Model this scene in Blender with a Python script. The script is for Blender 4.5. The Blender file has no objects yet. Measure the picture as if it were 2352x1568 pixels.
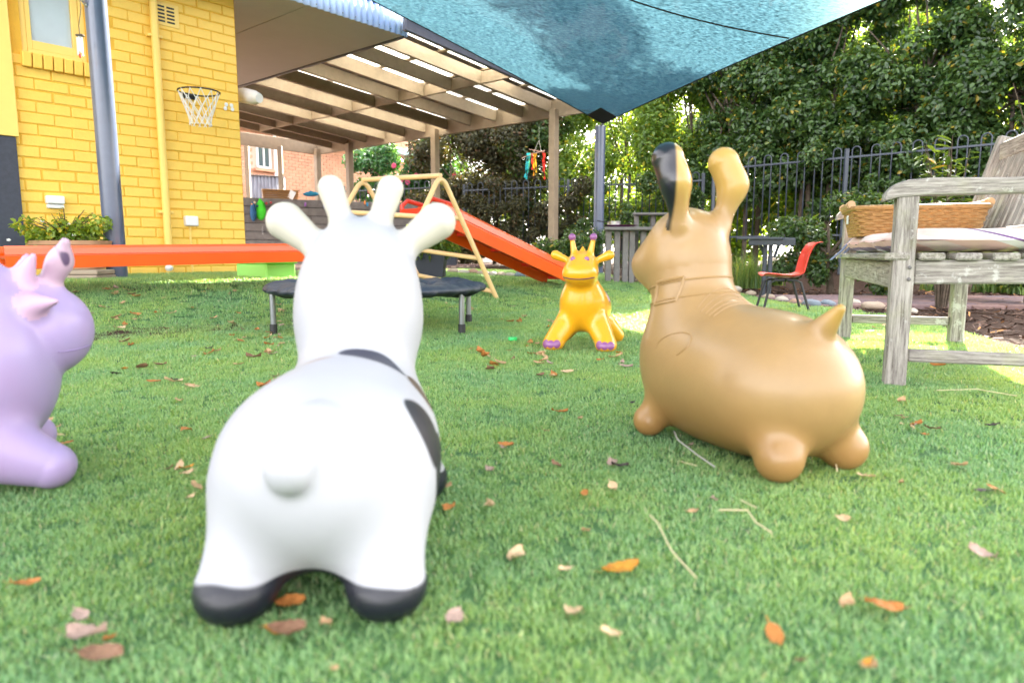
import bpy, math, random
import numpy as np
from mathutils import Vector, Matrix, Euler
random.seed(7); rng = np.random.default_rng(7)
S = bpy.context.scene; COL = S.collection
# ------------------------------------------------------------------ camera
CAMH = 0.40; PITCH = math.radians(7.31); F = 1568.0
cam = bpy.data.cameras.new('camera'); co = bpy.data.objects.new('camera', cam); COL.objects.link(co); S.camera = co
cam.lens = 24; cam.sensor_width = 36; cam.sensor_fit = 'HORIZONTAL'; cam.clip_start = 0.02; cam.clip_end = 500
co.location = (0, 0, CAMH); co.rotation_euler = (math.pi/2 - PITCH, 0, 0)
cam.dof.use_dof = True; cam.dof.focus_distance = 3.2; cam.dof.aperture_fstop = 3.8
# ------------------------------------------------------------------ world, sun, exposure
SUN_EL = math.radians(36); SUN_AZ = math.radians(31)      # azimuth measured from +Y towards +X
w = bpy.data.worlds.new('World'); S.world = w; w.use_nodes = True
nt = w.node_tree; bg = nt.nodes['Background']; sky = nt.nodes.new('ShaderNodeTexSky')
sky.sky_type = 'NISHITA'; sky.sun_disc = False; sky.sun_elevation = SUN_EL; sky.sun_rotation = SUN_AZ
sky.air_density = 1.0; sky.dust_density = 2.5; sky.ozone_density = 1.0
hs = nt.nodes.new('ShaderNodeHueSaturation'); hs.inputs['Saturation'].default_value = 0.22      # high thin haze: a whitish sky
wm = nt.nodes.new('ShaderNodeMix'); wm.data_type = 'RGBA'; wm.blend_type = 'MULTIPLY'; wm.inputs[0].default_value = 1; wm.inputs[7].default_value = (1.06, 1.0, .97, 1)
nt.links.new(sky.outputs[0], hs.inputs['Color']); nt.links.new(hs.outputs[0], wm.inputs[6])
nt.links.new(wm.outputs[2], bg.inputs[0]); bg.inputs[1].default_value = 0.15
sl = bpy.data.lights.new('sun', 'SUN'); so = bpy.data.objects.new('sun', sl); COL.objects.link(so)
sl.energy = 5.0; sl.angle = math.radians(0.5); sl.color = (1, 0.93, 0.80)
sdir = Vector((math.sin(SUN_AZ)*math.cos(SUN_EL), math.cos(SUN_AZ)*math.cos(SUN_EL), math.sin(SUN_EL)))
so.rotation_euler = sdir.to_track_quat('Z', 'Y').to_euler(); so.location = (5, 9, 9)
S.view_settings.view_transform = 'Standard'; S.view_settings.look = 'None'
S.view_settings.exposure = 3.28; S.view_settings.gamma = 1; S.view_settings.use_curve_mapping = False
S.render.engine = 'CYCLES'
try:
    S.cycles.max_bounces = 8; S.cycles.transparent_max_bounces = 12
except Exception: pass

# ------------------------------------------------------------------ places: pixel (2352 wide view of the photo) -> point
SP, CP = math.sin(PITCH), math.cos(PITCH)
def ray(px, py):
    x = (px-1176)/F; y = (784-py)/F
    return Vector((x, CP + y*SP, -SP + y*CP))
def at(px, py, Y):
    d = ray(px, py); return Vector((0, 0, CAMH)) + d*(Y/d.y)
def sstep(a, b, x):
    t = np.clip((x-a)/(b-a), 0, 1); return t*t*(3-2*t)
def gz(x, y):
    return 0.215*sstep(4.6, 6.6, y-0.8*x)*(1-.35*sstep(-2, 1, x))
def gp(px, py):
    d = ray(px, py); t = 0.3
    while t < 40:
        p = Vector((0, 0, CAMH)) + d*t
        if p.z <= gz(p.x, p.y): break
        t += 0.01
    return Vector((p.x, p.y, float(gz(p.x, p.y))))
def G(x, y): return Vector((x, y, float(gz(x, y))))

# ------------------------------------------------------------------ materials
def mat(name, col, rough=0.6, spec=0.5, var=0.0, vscale=8, col2=None, bump=0.0, bscale=60, metal=0.0, coat=0.0, sheen=0,
        stretch=None, trans=0.0, sss=0.0, grime=0.0, coords='Object'):
    m = bpy.data.materials.new(name); m.use_nodes = True; n = m.node_tree.nodes; L = m.node_tree.links
    b = n['Principled BSDF']; b.inputs['Roughness'].default_value = rough
    b.inputs['Specular IOR Level'].default_value = spec; b.inputs['Metallic'].default_value = metal
    b.inputs['Coat Weight'].default_value = coat; b.inputs['Coat Roughness'].default_value = 0.15
    b.inputs['Sheen Weight'].default_value = sheen
    if sss:
        b.inputs['Subsurface Weight'].default_value = sss; b.inputs['Subsurface Radius'].default_value = (0.02, 0.02, 0.02); b.inputs['Subsurface Scale'].default_value = 0.5
    tc = n.new('ShaderNodeTexCoord'); mp = n.new('ShaderNodeMapping'); L.new(tc.outputs[coords], mp.inputs[0])
    if stretch: mp.inputs['Scale'].default_value = stretch
    c4 = (*col, 1)
    out = None
    if var or col2:
        no = n.new('ShaderNodeTexNoise'); no.inputs['Scale'].default_value = vscale; no.inputs['Detail'].default_value = 6; no.inputs['Roughness'].default_value = 0.65
        L.new(mp.outputs[0], no.inputs['Vector'])
        cr = n.new('ShaderNodeValToRGB'); L.new(no.outputs[0], cr.inputs[0])
        c2 = col2 if col2 else tuple(c*(1-var) for c in col)
        cr.color_ramp.elements[0].position = 0.32; cr.color_ramp.elements[1].position = 0.68
        cr.color_ramp.elements[0].color = (*c2, 1); cr.color_ramp.elements[1].color = c4
        out = cr.outputs[0]
    if grime:
        g = n.new('ShaderNodeTexNoise'); g.inputs['Scale'].default_value = vscale*0.45; g.inputs['Detail'].default_value = 9; g.inputs['Roughness'].default_value = .75
        L.new(mp.outputs[0], g.inputs['Vector'])
        r = n.new('ShaderNodeValToRGB'); r.color_ramp.elements[0].position = 0.52; r.color_ramp.elements[1].position = 0.75; L.new(g.outputs[0], r.inputs[0])
        mx = n.new('ShaderNodeMix'); mx.data_type = 'RGBA'; mx.inputs[7].default_value = (col[0]*.45, col[1]*.4, col[2]*.38, 1)
        if out: L.new(out, mx.inputs[6])
        else: mx.inputs[6].default_value = c4
        mu = n.new('ShaderNodeMath'); mu.operation = 'MULTIPLY'; mu.inputs[1].default_value = grime; L.new(r.outputs[0], mu.inputs[0]); L.new(mu.outputs[0], mx.inputs[0])
        out = mx.outputs[2]
    if out: L.new(out, b.inputs['Base Color'])
    else: b.inputs['Base Color'].default_value = c4
    if bump:
        no = n.new('ShaderNodeTexNoise'); no.inputs['Scale'].default_value = bscale; no.inputs['Detail'].default_value = 5; L.new(mp.outputs[0], no.inputs['Vector'])
        bp = n.new('ShaderNodeBump'); bp.inputs['Strength'].default_value = bump; bp.inputs['Distance'].default_value = 0.01
        L.new(no.outputs[0], bp.inputs['Height']); L.new(bp.outputs[0], b.inputs['Normal'])
    if trans:
        t = n.new('ShaderNodeBsdfTranslucent'); ms = n.new('ShaderNodeMixShader'); ms.inputs[0].default_value = trans
        if out: L.new(out, t.inputs[0])
        else: t.inputs[0].default_value = c4
        o = n['Material Output']; L.new(b.outputs[0], ms.inputs[1]); L.new(t.outputs[0], ms.inputs[2]); L.new(ms.outputs[0], o.inputs[0])
    return m

def spot_mat(name, base, spots, rough=0.4, coat=0.0, warp=0.012, edge=0.06, var=0.1, spec=.5, sss=0, metal=0):
    """base paint with printed ellipsoidal patches (centre, radii, colour) given in object space"""
    m = mat(name, base, rough, spec, var=var, vscale=5, coat=coat, bump=0.03, bscale=90, sss=sss, metal=metal); n = m.node_tree.nodes; L = m.node_tree.links
    b = n['Principled BSDF']; cur = b.inputs['Base Color'].links[0].from_socket
    tc = n.new('ShaderNodeTexCoord'); no = n.new('ShaderNodeTexNoise'); no.inputs['Scale'].default_value = 9; no.inputs['Detail'].default_value = 1
    L.new(tc.outputs['Object'], no.inputs['Vector'])
    s0 = n.new('ShaderNodeVectorMath'); s0.operation = 'SUBTRACT'; s0.inputs[1].default_value = (.5, .5, .5); L.new(no.outputs['Color'], s0.inputs[0])
    s1 = n.new('ShaderNodeVectorMath'); s1.operation = 'SCALE'; s1.inputs['Scale'].default_value = warp*4; L.new(s0.outputs[0], s1.inputs[0])
    a = n.new('ShaderNodeVectorMath'); a.operation = 'ADD'; L.new(tc.outputs['Object'], a.inputs[0]); L.new(s1.outputs[0], a.inputs[1])
    for sp_ in spots:
        c, r, colr = sp_[:3]; eg = sp_[3] if len(sp_) > 3 else edge
        d = n.new('ShaderNodeVectorMath'); d.operation = 'SUBTRACT'; L.new(a.outputs[0], d.inputs[0]); d.inputs[1].default_value = c
        q = n.new('ShaderNodeVectorMath'); q.operation = 'DIVIDE'; L.new(d.outputs[0], q.inputs[0]); q.inputs[1].default_value = r
        l = n.new('ShaderNodeVectorMath'); l.operation = 'LENGTH'; L.new(q.outputs[0], l.inputs[0])
        mr = n.new('ShaderNodeMapRange'); mr.inputs['From Min'].default_value = 1-eg; mr.inputs['From Max'].default_value = 1+eg
        mr.inputs['To Min'].default_value = 1; mr.inputs['To Max'].default_value = 0; L.new(l.outputs['Value'], mr.inputs['Value'])
        mx = n.new('ShaderNodeMix'); mx.data_type = 'RGBA'; L.new(mr.outputs[0], mx.inputs[0]); L.new(cur, mx.inputs[6]); mx.inputs[7].default_value = (*colr, 1)
        cur = mx.outputs[2]
    L.new(cur, b.inputs['Base Color'])
    return m

def leaf_mat(name, dark, light, accent, acc=0.04, trans=0.35, rough=0.35):
    m = bpy.data.materials.new(name); m.use_nodes = True; n = m.node_tree.nodes; L = m.node_tree.links
    b = n['Principled BSDF']; b.inputs['Roughness'].default_value = rough; b.inputs['Specular IOR Level'].default_value = 0.5
    at_ = n.new('ShaderNodeAttribute'); at_.attribute_name = 'tint'
    cr = n.new('ShaderNodeValToRGB'); L.new(at_.outputs['Fac'], cr.inputs[0]); e = cr.color_ramp.elements
    e[0].color = (*dark, 1); e[0].position = 0; e[1].color = (*light, 1); e[1].position = 1-acc-0.01
    x = e.new(min(1, 1-acc)); x.color = (*accent, 1)
    L.new(cr.outputs[0], b.inputs['Base Color'])
    t = n.new('ShaderNodeBsdfTranslucent'); ms = n.new('ShaderNodeMixShader'); ms.inputs[0].default_value = trans
    g = n.new('ShaderNodeMix'); g.data_type = 'RGBA'; g.blend_type = 'MULTIPLY'; g.inputs[0].default_value = 1; g.inputs[7].default_value = (2.6, 2.2, .8, 1)
    L.new(cr.outputs[0], g.inputs[6]); L.new(g.outputs[2], t.inputs[0])
    L.new(b.outputs[0], ms.inputs[1]); L.new(t.outputs[0], ms.inputs[2]); L.new(ms.outputs[0], n['Material Output'].inputs[0])
    return m

M = {}
M['yellow_brick'] = mat('yellow_paint_brick', (.96, .62, .115), .5, .4, var=.10, vscale=6, bump=.3, bscale=45, grime=.04)
M['yellow_flat'] = mat('yellow_paint', (.95, .66, .18), .45, .4, var=.07, vscale=4, bump=.05, grime=.06)
M['mortar'] = mat('painted_mortar', (.84, .47, .06), .75, .2, var=.15, bump=.3, bscale=90)
M['white_plastic'] = mat('white_plastic', (.8, .8, .8), .4, var=.05)
M['pole'] = mat('grey_pole_paint', (.10, .125, .20), .28, .6, var=.12, vscale=14, bump=.04, bscale=30, coat=.3)
M['steel'] = mat('steel', (.55, .55, .57), .3, metal=1)
M['galv'] = mat('galvanised', (.30, .31, .34), .32, metal=.8, var=.2)
M['black'] = mat('black_rubber', (.02, .02, .022), .55)
M['slate'] = mat('slate_panel', (.055, .06, .085), .7, var=.25, vscale=30, bump=.15, bscale=200)
M['soffit'] = mat('soffit', (.46, .43, .40), .8, var=.06, vscale=3, bump=.05)
M['corr'] = mat('corrugated_blue', (.42, .56, .85), .4, .5, var=.08)
M['timber_p'] = mat('painted_timber', (.33, .255, .175), .6, var=.2, vscale=10, bump=.12, bscale=40, grime=.2)
M['timber_d'] = mat('grey_gutter', (.13, .13, .15), .45, var=.15)
M['roof_sheet'] = mat('roof_sheet', (.16, .15, .14), .6, var=.2)
M['skylight'] = mat('translucent_sheet', (.93, .93, .88), .5, trans=.85)
M['orange'] = mat('orange_plastic', (.80, .10, .006), .3, .5, var=.10, vscale=5, grime=.25, coat=.25, bump=.03, bscale=150)
M['red'] = mat('red_plastic', (.72, .035, .012), .35, .5, var=.08, coat=.2)
M['cream_pipe'] = mat('cream_pipe', (.78, .52, .24), .38, .5, var=.12, coat=.2)
M['pad'] = mat('black_pad_fabric', (.035, .042, .065), .5, .6, var=.3, vscale=14, bump=.4, bscale=30)
M['lime'] = mat('lime_plastic', (.34, .78, .18), .4)
M['wood'] = mat('weathered_teak', (.50, .46, .40), .8, .25, col2=(.20, .18, .155), vscale=9, bump=.6, bscale=45, stretch=(1, 1, 1), grime=.45)
M['timber_g'] = mat('grey_sleeper', (.22, .205, .20), .8, .2, var=.3, vscale=10, bump=.35, bscale=60)
M['fence'] = mat('fence_paint', (.05, .062, .082), .42, .5, var=.15, grime=.2)
M['mulch'] = mat('mulch_soil', (.085, .05, .035), .95, .1, col2=(.03, .02, .015), vscale=40, bump=1.0, bscale=70)
M['bark'] = mat('bark', (.15, .115, .085), .9, .2, var=.5, vscale=20, bump=.8, bscale=40)
M['terracotta'] = mat('terracotta', (.42, .24, .14), .8, .2, var=.2, bump=.2)
M['sand'] = mat('sandstone', (.42, .34, .26), .85, .2, var=.2, bump=.2)
M['brick_n'] = mat('neighbour_brick', (.62, .34, .23), .8, .2, col2=(.48, .24, .16), vscale=3.2, bump=.2)
M['mortar_n'] = mat('neighbour_mortar', (.58, .46, .38), .85, .2, var=.1)
M['wicker'] = mat('wicker', (.42, .22, .075), .55, .4, var=.35, vscale=60, bump=.3)
M['paver'] = mat('paver', (.24, .16, .15), .85, .2, var=.3, vscale=9, bump=.3)
M['glass'] = mat('window_glass', (.55, .62, .68), .12, .8, var=.15, vscale=2)
M['planter'] = mat('dark_planter', (.035, .042, .06), .6, var=.15)
M['white_rope'] = mat('white_cord', (.8, .77, .74), .7)

# ------------------------------------------------------------------ mesh helpers
def link(name, me, m, parent=None, loc=None, rot=None):
    o = bpy.data.objects.new(name, me); COL.objects.link(o)
    if m is not None:
        for mm in (m if isinstance(m, (list, tuple)) else [m]): me.materials.append(mm)
    if parent is not None: o.parent = parent
    if loc is not None: o.location = loc
    if rot is not None: o.rotation_euler = rot
    return o
class MB:
    def __init__(s): s.v = []; s.f = []
    def add(s, vs, fs):
        b = len(s.v); s.v += [tuple(v) for v in vs]; s.f += [tuple(b+i for i in f) for f in fs]; return s
    def cbox(s, c, size, ch=0.003, R=None):
        hx, hy, hz = size[0]/2, size[1]/2, size[2]/2; ch = min(ch, hx*.45, hy*.45, hz*.45)
        vs = []; ix = {}
        for sx in (-1, 1):
            for sy in (-1, 1):
                for sz in (-1, 1):
                    for k in range(3):
                        p = [hx-ch, hy-ch, hz-ch]; p[k] += ch
                        ix[(sx, sy, sz, k)] = len(vs); vs.append(Vector((sx*p[0], sy*p[1], sz*p[2])))
        fs = []
        for k in range(3):
            o1, o2 = (k+1) % 3, (k+2) % 3
            for sg in (-1, 1):
                q = []
                for a, b in ((-1, -1), (1, -1), (1, 1), (-1, 1)):
                    t = [0, 0, 0]; t[k] = sg; t[o1] = a; t[o2] = b; q.append(ix[(*t, k)])
                fs.append(q if sg > 0 else q[::-1])
        for k in range(3):      # edges parallel to axis k
            o1, o2 = (k+1) % 3, (k+2) % 3
            for a in (-1, 1):
                for b in (-1, 1):
                    t0 = [0, 0, 0]; t1 = [0, 0, 0]; t0[k] = -1; t1[k] = 1; t0[o1] = t1[o1] = a; t0[o2] = t1[o2] = b
                    q = [ix[(*t0, o1)], ix[(*t1, o1)], ix[(*t1, o2)], ix[(*t0, o2)]]
                    fs.append(q if a*b < 0 else q[::-1])
        for sx in (-1, 1):
            for sy in (-1, 1):
                for sz in (-1, 1):
                    q = [ix[(sx, sy, sz, 0)], ix[(sx, sy, sz, 1)], ix[(sx, sy, sz, 2)]]
                    fs.append(q if sx*sy*sz > 0 else q[::-1])
        c = Vector(c)
        s.add([(R @ v if R is not None else v)+c for v in vs], fs); return s
    def beam(s, p0, p1, w, h, up=(0, 0, 1), ch=0.004):
        p0 = Vector(p0); p1 = Vector(p1); d = p1-p0; L = d.length; x = d.normalized(); z = Vector(up); y = z.cross(x).normalized(); z = x.cross(y)
        R = Matrix((x, y, z)).transposed()
        return s.cbox((p0+p1)/2, (L, w, h), ch, R)
    def tube(s, pts, r, n=10, cap=True, closed=False):
        pts = [Vector(p) for p in pts]; m = len(pts); rs = r if isinstance(r, (list, tuple)) else [r]*m
        b = len(s.v); prev = None
        for i, p in enumerate(pts):
            if closed: t = pts[(i+1) % m]-pts[i-1]
            else: t = (pts[min(i+1, m-1)]-pts[max(i-1, 0)])
            t.normalize()
            if prev is None:
                a = Vector((0, 0, 1)) if abs(t.z) < .9 else Vector((1, 0, 0)); u = t.cross(a).normalized()
            else: u = (prev - t*prev.dot(t)).normalized()
            prev = u; v = t.cross(u)
            for k in range(n):
                an = 2*math.pi*k/n; s.v.append(tuple(p+(u*math.cos(an)+v*math.sin(an))*rs[i]))
        for i in range(m if closed else m-1):
            for k in range(n):
                i2 = (i+1) % m
                s.f.append((b+i*n+k, b+i*n+(k+1) % n, b+i2*n+(k+1) % n, b+i2*n+k))
        if cap and not closed:
            s.f.append(tuple(b+k for k in range(n))[::-1]); s.f.append(tuple(b+(m-1)*n+k for k in range(n)))
        return s
    def lathe(s, prof, n=24, c=(0, 0, 0), sx=1, sy=1):
        b = len(s.v); c = Vector(c)
        for r, z in prof:
            for k in range(n):
                a = 2*math.pi*k/n; s.v.append((c.x+r*sx*math.cos(a), c.y+r*sy*math.sin(a), c.z+z))
        for i in range(len(prof)-1):
            for k in range(n): s.f.append((b+i*n+k, b+i*n+(k+1) % n, b+(i+1)*n+(k+1) % n, b+(i+1)*n+k))
        s.f.append(tuple(b+k for k in range(n))[::-1]); s.f.append(tuple(b+(len(prof)-1)*n+k for k in range(n)))
        return s
    def prism(s, poly, ext):
        """poly: list of 3D points (planar), ext: extrusion vector"""
        b = len(s.v); n = len(poly); e = Vector(ext)
        s.v += [tuple(Vector(p)) for p in poly] + [tuple(Vector(p)+e) for p in poly]
        s.f.append(tuple(b+i for i in range(n))[::-1]); s.f.append(tuple(b+n+i for i in range(n)))
        for i in range(n): s.f.append((b+i, b+(i+1) % n, b+n+(i+1) % n, b+n+i))
        return s
    def ball(s, c, r, n=12, m=8, R=None):
        c = Vector(c); r = Vector(r) if not isinstance(r, (int, float)) else Vector((r, r, r)); b = len(s.v)
        for i in range(1, m):
            th = math.pi*i/m
            for k in range(n):
                a = 2*math.pi*k/n; p = Vector((r.x*math.sin(th)*math.cos(a), r.y*math.sin(th)*math.sin(a), r.z*math.cos(th)))
                s.v.append(tuple(c+(R @ p if R is not None else p)))
        for i in range(m-2):
            for k in range(n): s.f.append((b+i*n+k, b+(i+1)*n+k, b+(i+1)*n+(k+1) % n, b+i*n+(k+1) % n))
        t = Vector((0, 0, r.z)); t = R @ t if R is not None else t
        s.v.append(tuple(c+t)); s.v.append(tuple(c-t)); T = len(s.v)-2
        for k in range(n):
            s.f.append((T, b+k, b+(k+1) % n)); s.f.append((T+1, b+(m-2)*n+(k+1) % n, b+(m-2)*n+k))
        return s
    def mesh(s, name, smooth=False, angle=None):
        me = bpy.data.meshes.new(name); me.from_pydata(s.v, [], s.f); me.update()
        if smooth: me.shade_smooth()
        if smooth and angle:
            try: me.set_sharp_from_angle(angle=math.radians(angle))
            except Exception: pass
        return me
    def build(s, name, m, parent=None, loc=None, rot=None, smooth=False, angle=35, org=True):
        # the object's origin goes to the middle of its geometry so that object-space textures sit on the piece
        off = Vector((0, 0, 0))
        me = s.mesh(name, smooth, angle)
        return link(name, me, m, parent, loc, rot)
def thing(name, label, cat, loc=(0, 0, 0), rotz=0, group=None):
    o = bpy.data.objects.new(name, None); COL.objects.link(o); o.location = loc; o.rotation_euler = (0, 0, rotz); o.empty_display_size = .1
    o['label'] = label; o['category'] = cat
    if group: o['group'] = group
    return o
def tag(o, label, cat, group=None, kind=None):
    o['label'] = label; o['category'] = cat
    if group: o['group'] = group
    if kind: o['kind'] = kind
    return o
def structure(o): o['kind'] = 'structure'; return o
def copy_tree(o, parent=None):
    c = o.copy(); COL.objects.link(c)
    if parent is not None: c.parent = parent
    for ch in list(o.children): copy_tree(ch, c)
    return c
def np_mesh(name, V, Fc, nper, attr=None, attrname='tint', smooth=False):
    """V (n,3); Fc flat loop indices with nper vertices a face"""
    me = bpy.data.meshes.new(name); V = np.ascontiguousarray(V, dtype=np.float32); Fc = np.ascontiguousarray(Fc, dtype=np.int32).ravel()
    me.vertices.add(len(V)); me.vertices.foreach_set('co', V.ravel())
    nf = len(Fc)//nper; me.loops.add(len(Fc)); me.loops.foreach_set('vertex_index', Fc)
    me.polygons.add(nf); me.polygons.foreach_set('loop_start', np.arange(0, nf*nper, nper, dtype=np.int32)); me.polygons.foreach_set('loop_total', np.full(nf, nper, dtype=np.int32))
    if attr is not None:
        a = me.attributes.new(attrname, 'FLOAT', 'POINT'); a.data.foreach_set('value', np.ascontiguousarray(attr, dtype=np.float32))
    me.update(calc_edges=True); me.validate()
    if smooth: me.shade_smooth()
    return me

# ------------------------------------------------------------------ implicit bodies (smoothly blended ellipsoids and tapered limbs)
def smin(a, b, k):
    h = np.clip(.5+.5*(b-a)/k, 0, 1); return b*(1-h)+a*h-k*h*(1-h)
class Blob:
    def __init__(s): s.p = []
    def ell(s, c, r, g, k=.03, R=None): s.p.append(('e', np.array(c, float), np.array(r, float), g, k, None if R is None else np.array(R))); return s
    def cap(s, a, b, ra, rb, g, k=.03): s.p.append(('c', np.array(a, float), np.array(b, float), ra, rb, g, k)); return s
    def one(s, q, P):
        if q[0] == 'e':
            d = P-q[1]
            if q[5] is not None: d = d @ q[5]
            k0 = np.linalg.norm(d/q[2], axis=1); k1 = np.linalg.norm(d/q[2]**2, axis=1)+1e-9
            return k0*(k0-1)/k1
        ab = q[2]-q[1]; t = np.clip(((P-q[1]) @ ab)/(ab @ ab), 0, 1)
        return np.linalg.norm(P-q[1]-t[:, None]*ab, axis=1)-(q[3]+(q[4]-q[3])*t)
    def val(s, P):
        d = None
        for q in s.p:
            x = s.one(q, P); k = q[4] if q[0] == 'e' else q[6]
            d = x if d is None else smin(d, x, k)
        return d
    def grad(s, P, e=1e-3):
        g = np.stack([s.val(P+np.eye(3)[i]*e)-s.val(P-np.eye(3)[i]*e) for i in range(3)], 1)
        return g/(np.linalg.norm(g, axis=1)[:, None]+1e-12)
    def group(s, P):
        best = None; lab = None
        names = []
        for q in s.p:
            x = s.one(q, P); g = q[3] if q[0] == 'e' else q[5]
            if g not in names: names.append(g)
            gi = names.index(g)
            if best is None: best = x.copy(); lab = np.full(len(P), gi)
            else:
                m = x < best-1e-9; best[m] = x[m]; lab[m] = gi
        return names, lab
    def hit(s, o, d, tmax=1.0, inward=True):
        """from outside point o along d onto the surface"""
        o = np.array(o, float); d = np.array(d, float); d /= np.linalg.norm(d); t = 0
        for _ in range(200):
            v = s.val((o+d*t)[None])[0]
            if v < 2e-4: break
            t += max(v*.7, 2e-4)
            if t > tmax: return None
        return Vector(o+d*t)
    def parts(s, lo, hi, res):
        lo = np.array(lo, float); hi = np.array(hi, float); n = np.ceil((hi-lo)/res).astype(int)+1
        ax = [lo[i]+np.arange(n[i])*res for i in range(3)]
        X, Y, Z = np.meshgrid(*ax, indexing='ij'); P = np.stack([X.ravel(), Y.ravel(), Z.ravel()], 1)
        v = s.val(P).reshape(n); ins = v < 0
        cs = [v[a:n[0]-1+a, b:n[1]-1+b, c:n[2]-1+c] for a in (0, 1) for b in (0, 1) for c in (0, 1)]
        cnt = sum((c < 0).astype(int) for c in cs); act = (cnt > 0) & (cnt < 8)
        idx = -np.ones(act.shape, int); A = np.argwhere(act); idx[act] = np.arange(len(A))
        V = lo+(A+.5)*res
        for _ in range(4):
            g = s.grad(V); V = V-g*np.clip(s.val(V), -res, res)[:, None]
        F_ = []
        for k in range(3):
            o1, o2 = (k+1) % 3, (k+2) % 3
            sl0 = [slice(None)]*3; sl1 = [slice(None)]*3; sl0[k] = slice(0, -1); sl1[k] = slice(1, None)
            i0 = ins[tuple(sl0)]; i1 = ins[tuple(sl1)]; E = np.argwhere(i0 != i1)
            E = E[(E[:, o1] > 0) & (E[:, o2] > 0) & (E[:, o1] < n[o1]-1) & (E[:, o2] < n[o2]-1)]
            fl = i0[tuple(E.T)]
            u1 = np.zeros(3, int); u1[o1] = 1; u2 = np.zeros(3, int); u2[o2] = 1
            q = np.stack([idx[tuple((E-a).T)] for a in (u1+u2, u2, u1*0, u1)], 1)
            q = np.where(fl[:, None], q, q[:, ::-1]); F_.append(q)
        Fq = np.concatenate(F_); Fq = Fq[(Fq >= 0).all(1)]
        names, lab = s.group(V[Fq].mean(1)); N = s.grad(V)
        out = {}
        for gi, nm in enumerate(names):
            f = Fq[lab == gi]
            if len(f) == 0: continue
            u, inv = np.unique(f.ravel(), return_inverse=True)
            me = np_mesh(nm, V[u], inv, 4, smooth=True)
            try: me.normals_split_custom_set_from_vertices([tuple(x) for x in N[u]])
            except Exception as e: print('normals', e)
            out[nm] = me
        return out

# ------------------------------------------------------------------ foliage
def leaves(P, Nrm, size, tint=None, ratio=.5, fold=.25, droop=.3):
    """P leaf positions, Nrm rough facing normals; six-vertex folded leaves"""
    n = len(P); Nn = Nrm+rng.normal(0, .55, (n, 3)); Nn /= np.linalg.norm(Nn, axis=1)[:, None]
    a = rng.normal(0, 1, (n, 3)); a[:, 2] -= droop; T = a-Nn*(a*Nn).sum(1)[:, None]; T /= np.linalg.norm(T, axis=1)[:, None]
    B = np.cross(Nn, T); L = size*(.65+.7*rng.random(n)); W = L*ratio*.5
    u = [0, .28, .68, 1, .68, .28]; w_ = [0, .85, .8, 0, -.8, -.85]; z_ = [0, fold, fold, -.15, fold, fold]
    V = np.empty((n, 6, 3))
    for i in range(6):
        V[:, i] = P+T*(u[i]*L)[:, None]+B*(w_[i]*W)[:, None]+Nn*((z_[i] if i != 3 else -.12)*W*(1 if i != 3 else 2))[:, None]
    base = (np.arange(n)*6)[:, None]
    Fc = np.concatenate([base+np.array([[0, 5, 4, 3]]), base+np.array([[0, 3, 2, 1]])], 1)
    t = rng.random(n) if tint is None else tint
    return V.reshape(-1, 3), Fc.ravel(), np.repeat(t, 6)
def cloud(clumps, n):
    """clumps: list (centre, radii); positions in shells, weight by area; returns P, outward normal"""
    c = np.array([k[0] for k in clumps], float); r = np.array([k[1] for k in clumps], float)
    wgt = (r[:, 0]*r[:, 2]+r[:, 0]*r[:, 1]); wgt /= wgt.sum(); i = rng.choice(len(c), n, p=wgt)
    d = rng.normal(0, 1, (n, 3)); d /= np.linalg.norm(d, axis=1)[:, None]
    rad = 1-np.abs(rng.normal(0, .28, n)); rad = np.clip(rad, .1, 1)
    P = c[i]+d*r[i]*rad[:, None]
    Nn = d*.8; Nn[:, 2] += .45
    return P, Nn
def foliage_mesh(name, clumps, n, size, ratio=.5, droop=.3):
    P, N_ = cloud(clumps, n); V, Fc, t = leaves(P, N_, size, ratio=ratio, droop=droop); return np_mesh(name, V, Fc, 4, t)

# ================================================================== GROUND
EDGE = [(1430, 648), (1560, 658), (1700, 676), (1830, 700), (1960, 716), (2090, 731), (2236, 773), (2352, 807)]
edge_pts = [gp(*e) for e in EDGE]
EX = np.array([(p.x, p.y) for p in edge_pts])
def lawn_side(x, y):
    """True on the turf: left of / nearer than the curved edge"""
    # polygon test against lawn polygon
    return inpoly(x, y)
LAWN = [(-9, -4), (9, -4), (2.3, .3), (2.02, 1.6), (2.05, 2.3)] + [(p.x, p.y) for p in reversed(edge_pts)] + [(1.2, 9.6), (.4, 9.9), (-.6, 9.6), (-1.0, 8.6), (-1.7, 7.6), (-2.5, 6.80), (-2.62, 6.80), (-6.0, 2.85), (-9, -1)]
def inpoly(x, y, poly=LAWN):
    x = np.asarray(x, float); y = np.asarray(y, float); r = np.zeros(x.shape, bool); n = len(poly)
    for i in range(n):
        x0, y0 = poly[i]; x1, y1 = poly[(i+1) % n]
        c = ((y0 > y) != (y1 > y)) & (x < (x1-x0)*(y-y0)/((y1-y0) if y1 != y0 else 1e-9)+x0); r ^= c
    return r
def height_sheet(name, x0, x1, y0, y1, st, dz, m, poly=None):
    xs = np.arange(x0, x1+st, st); ys = np.arange(y0, y1+st, st); X, Y = np.meshgrid(xs, ys, indexing='ij')
    Z = gz(X, Y)+dz; nx, ny = X.shape; V = np.stack([X.ravel(), Y.ravel(), Z.ravel()], 1)
    i, j = np.meshgrid(np.arange(nx-1), np.arange(ny-1), indexing='ij'); a = (i*ny+j).ravel(); Fc = np.stack([a, a+ny, a+ny+1, a+1], 1)
    if poly is not None:
        cx = V[Fc].mean(1); Fc = Fc[inpoly(cx[:, 0], cx[:, 1], poly)]
    me = np_mesh(name, V, Fc, 4, smooth=True); return structure(link(name, me, m))
grd = height_sheet('ground', -60, 60, -20, 100, 2.0, -.05, M['mulch'])
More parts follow.
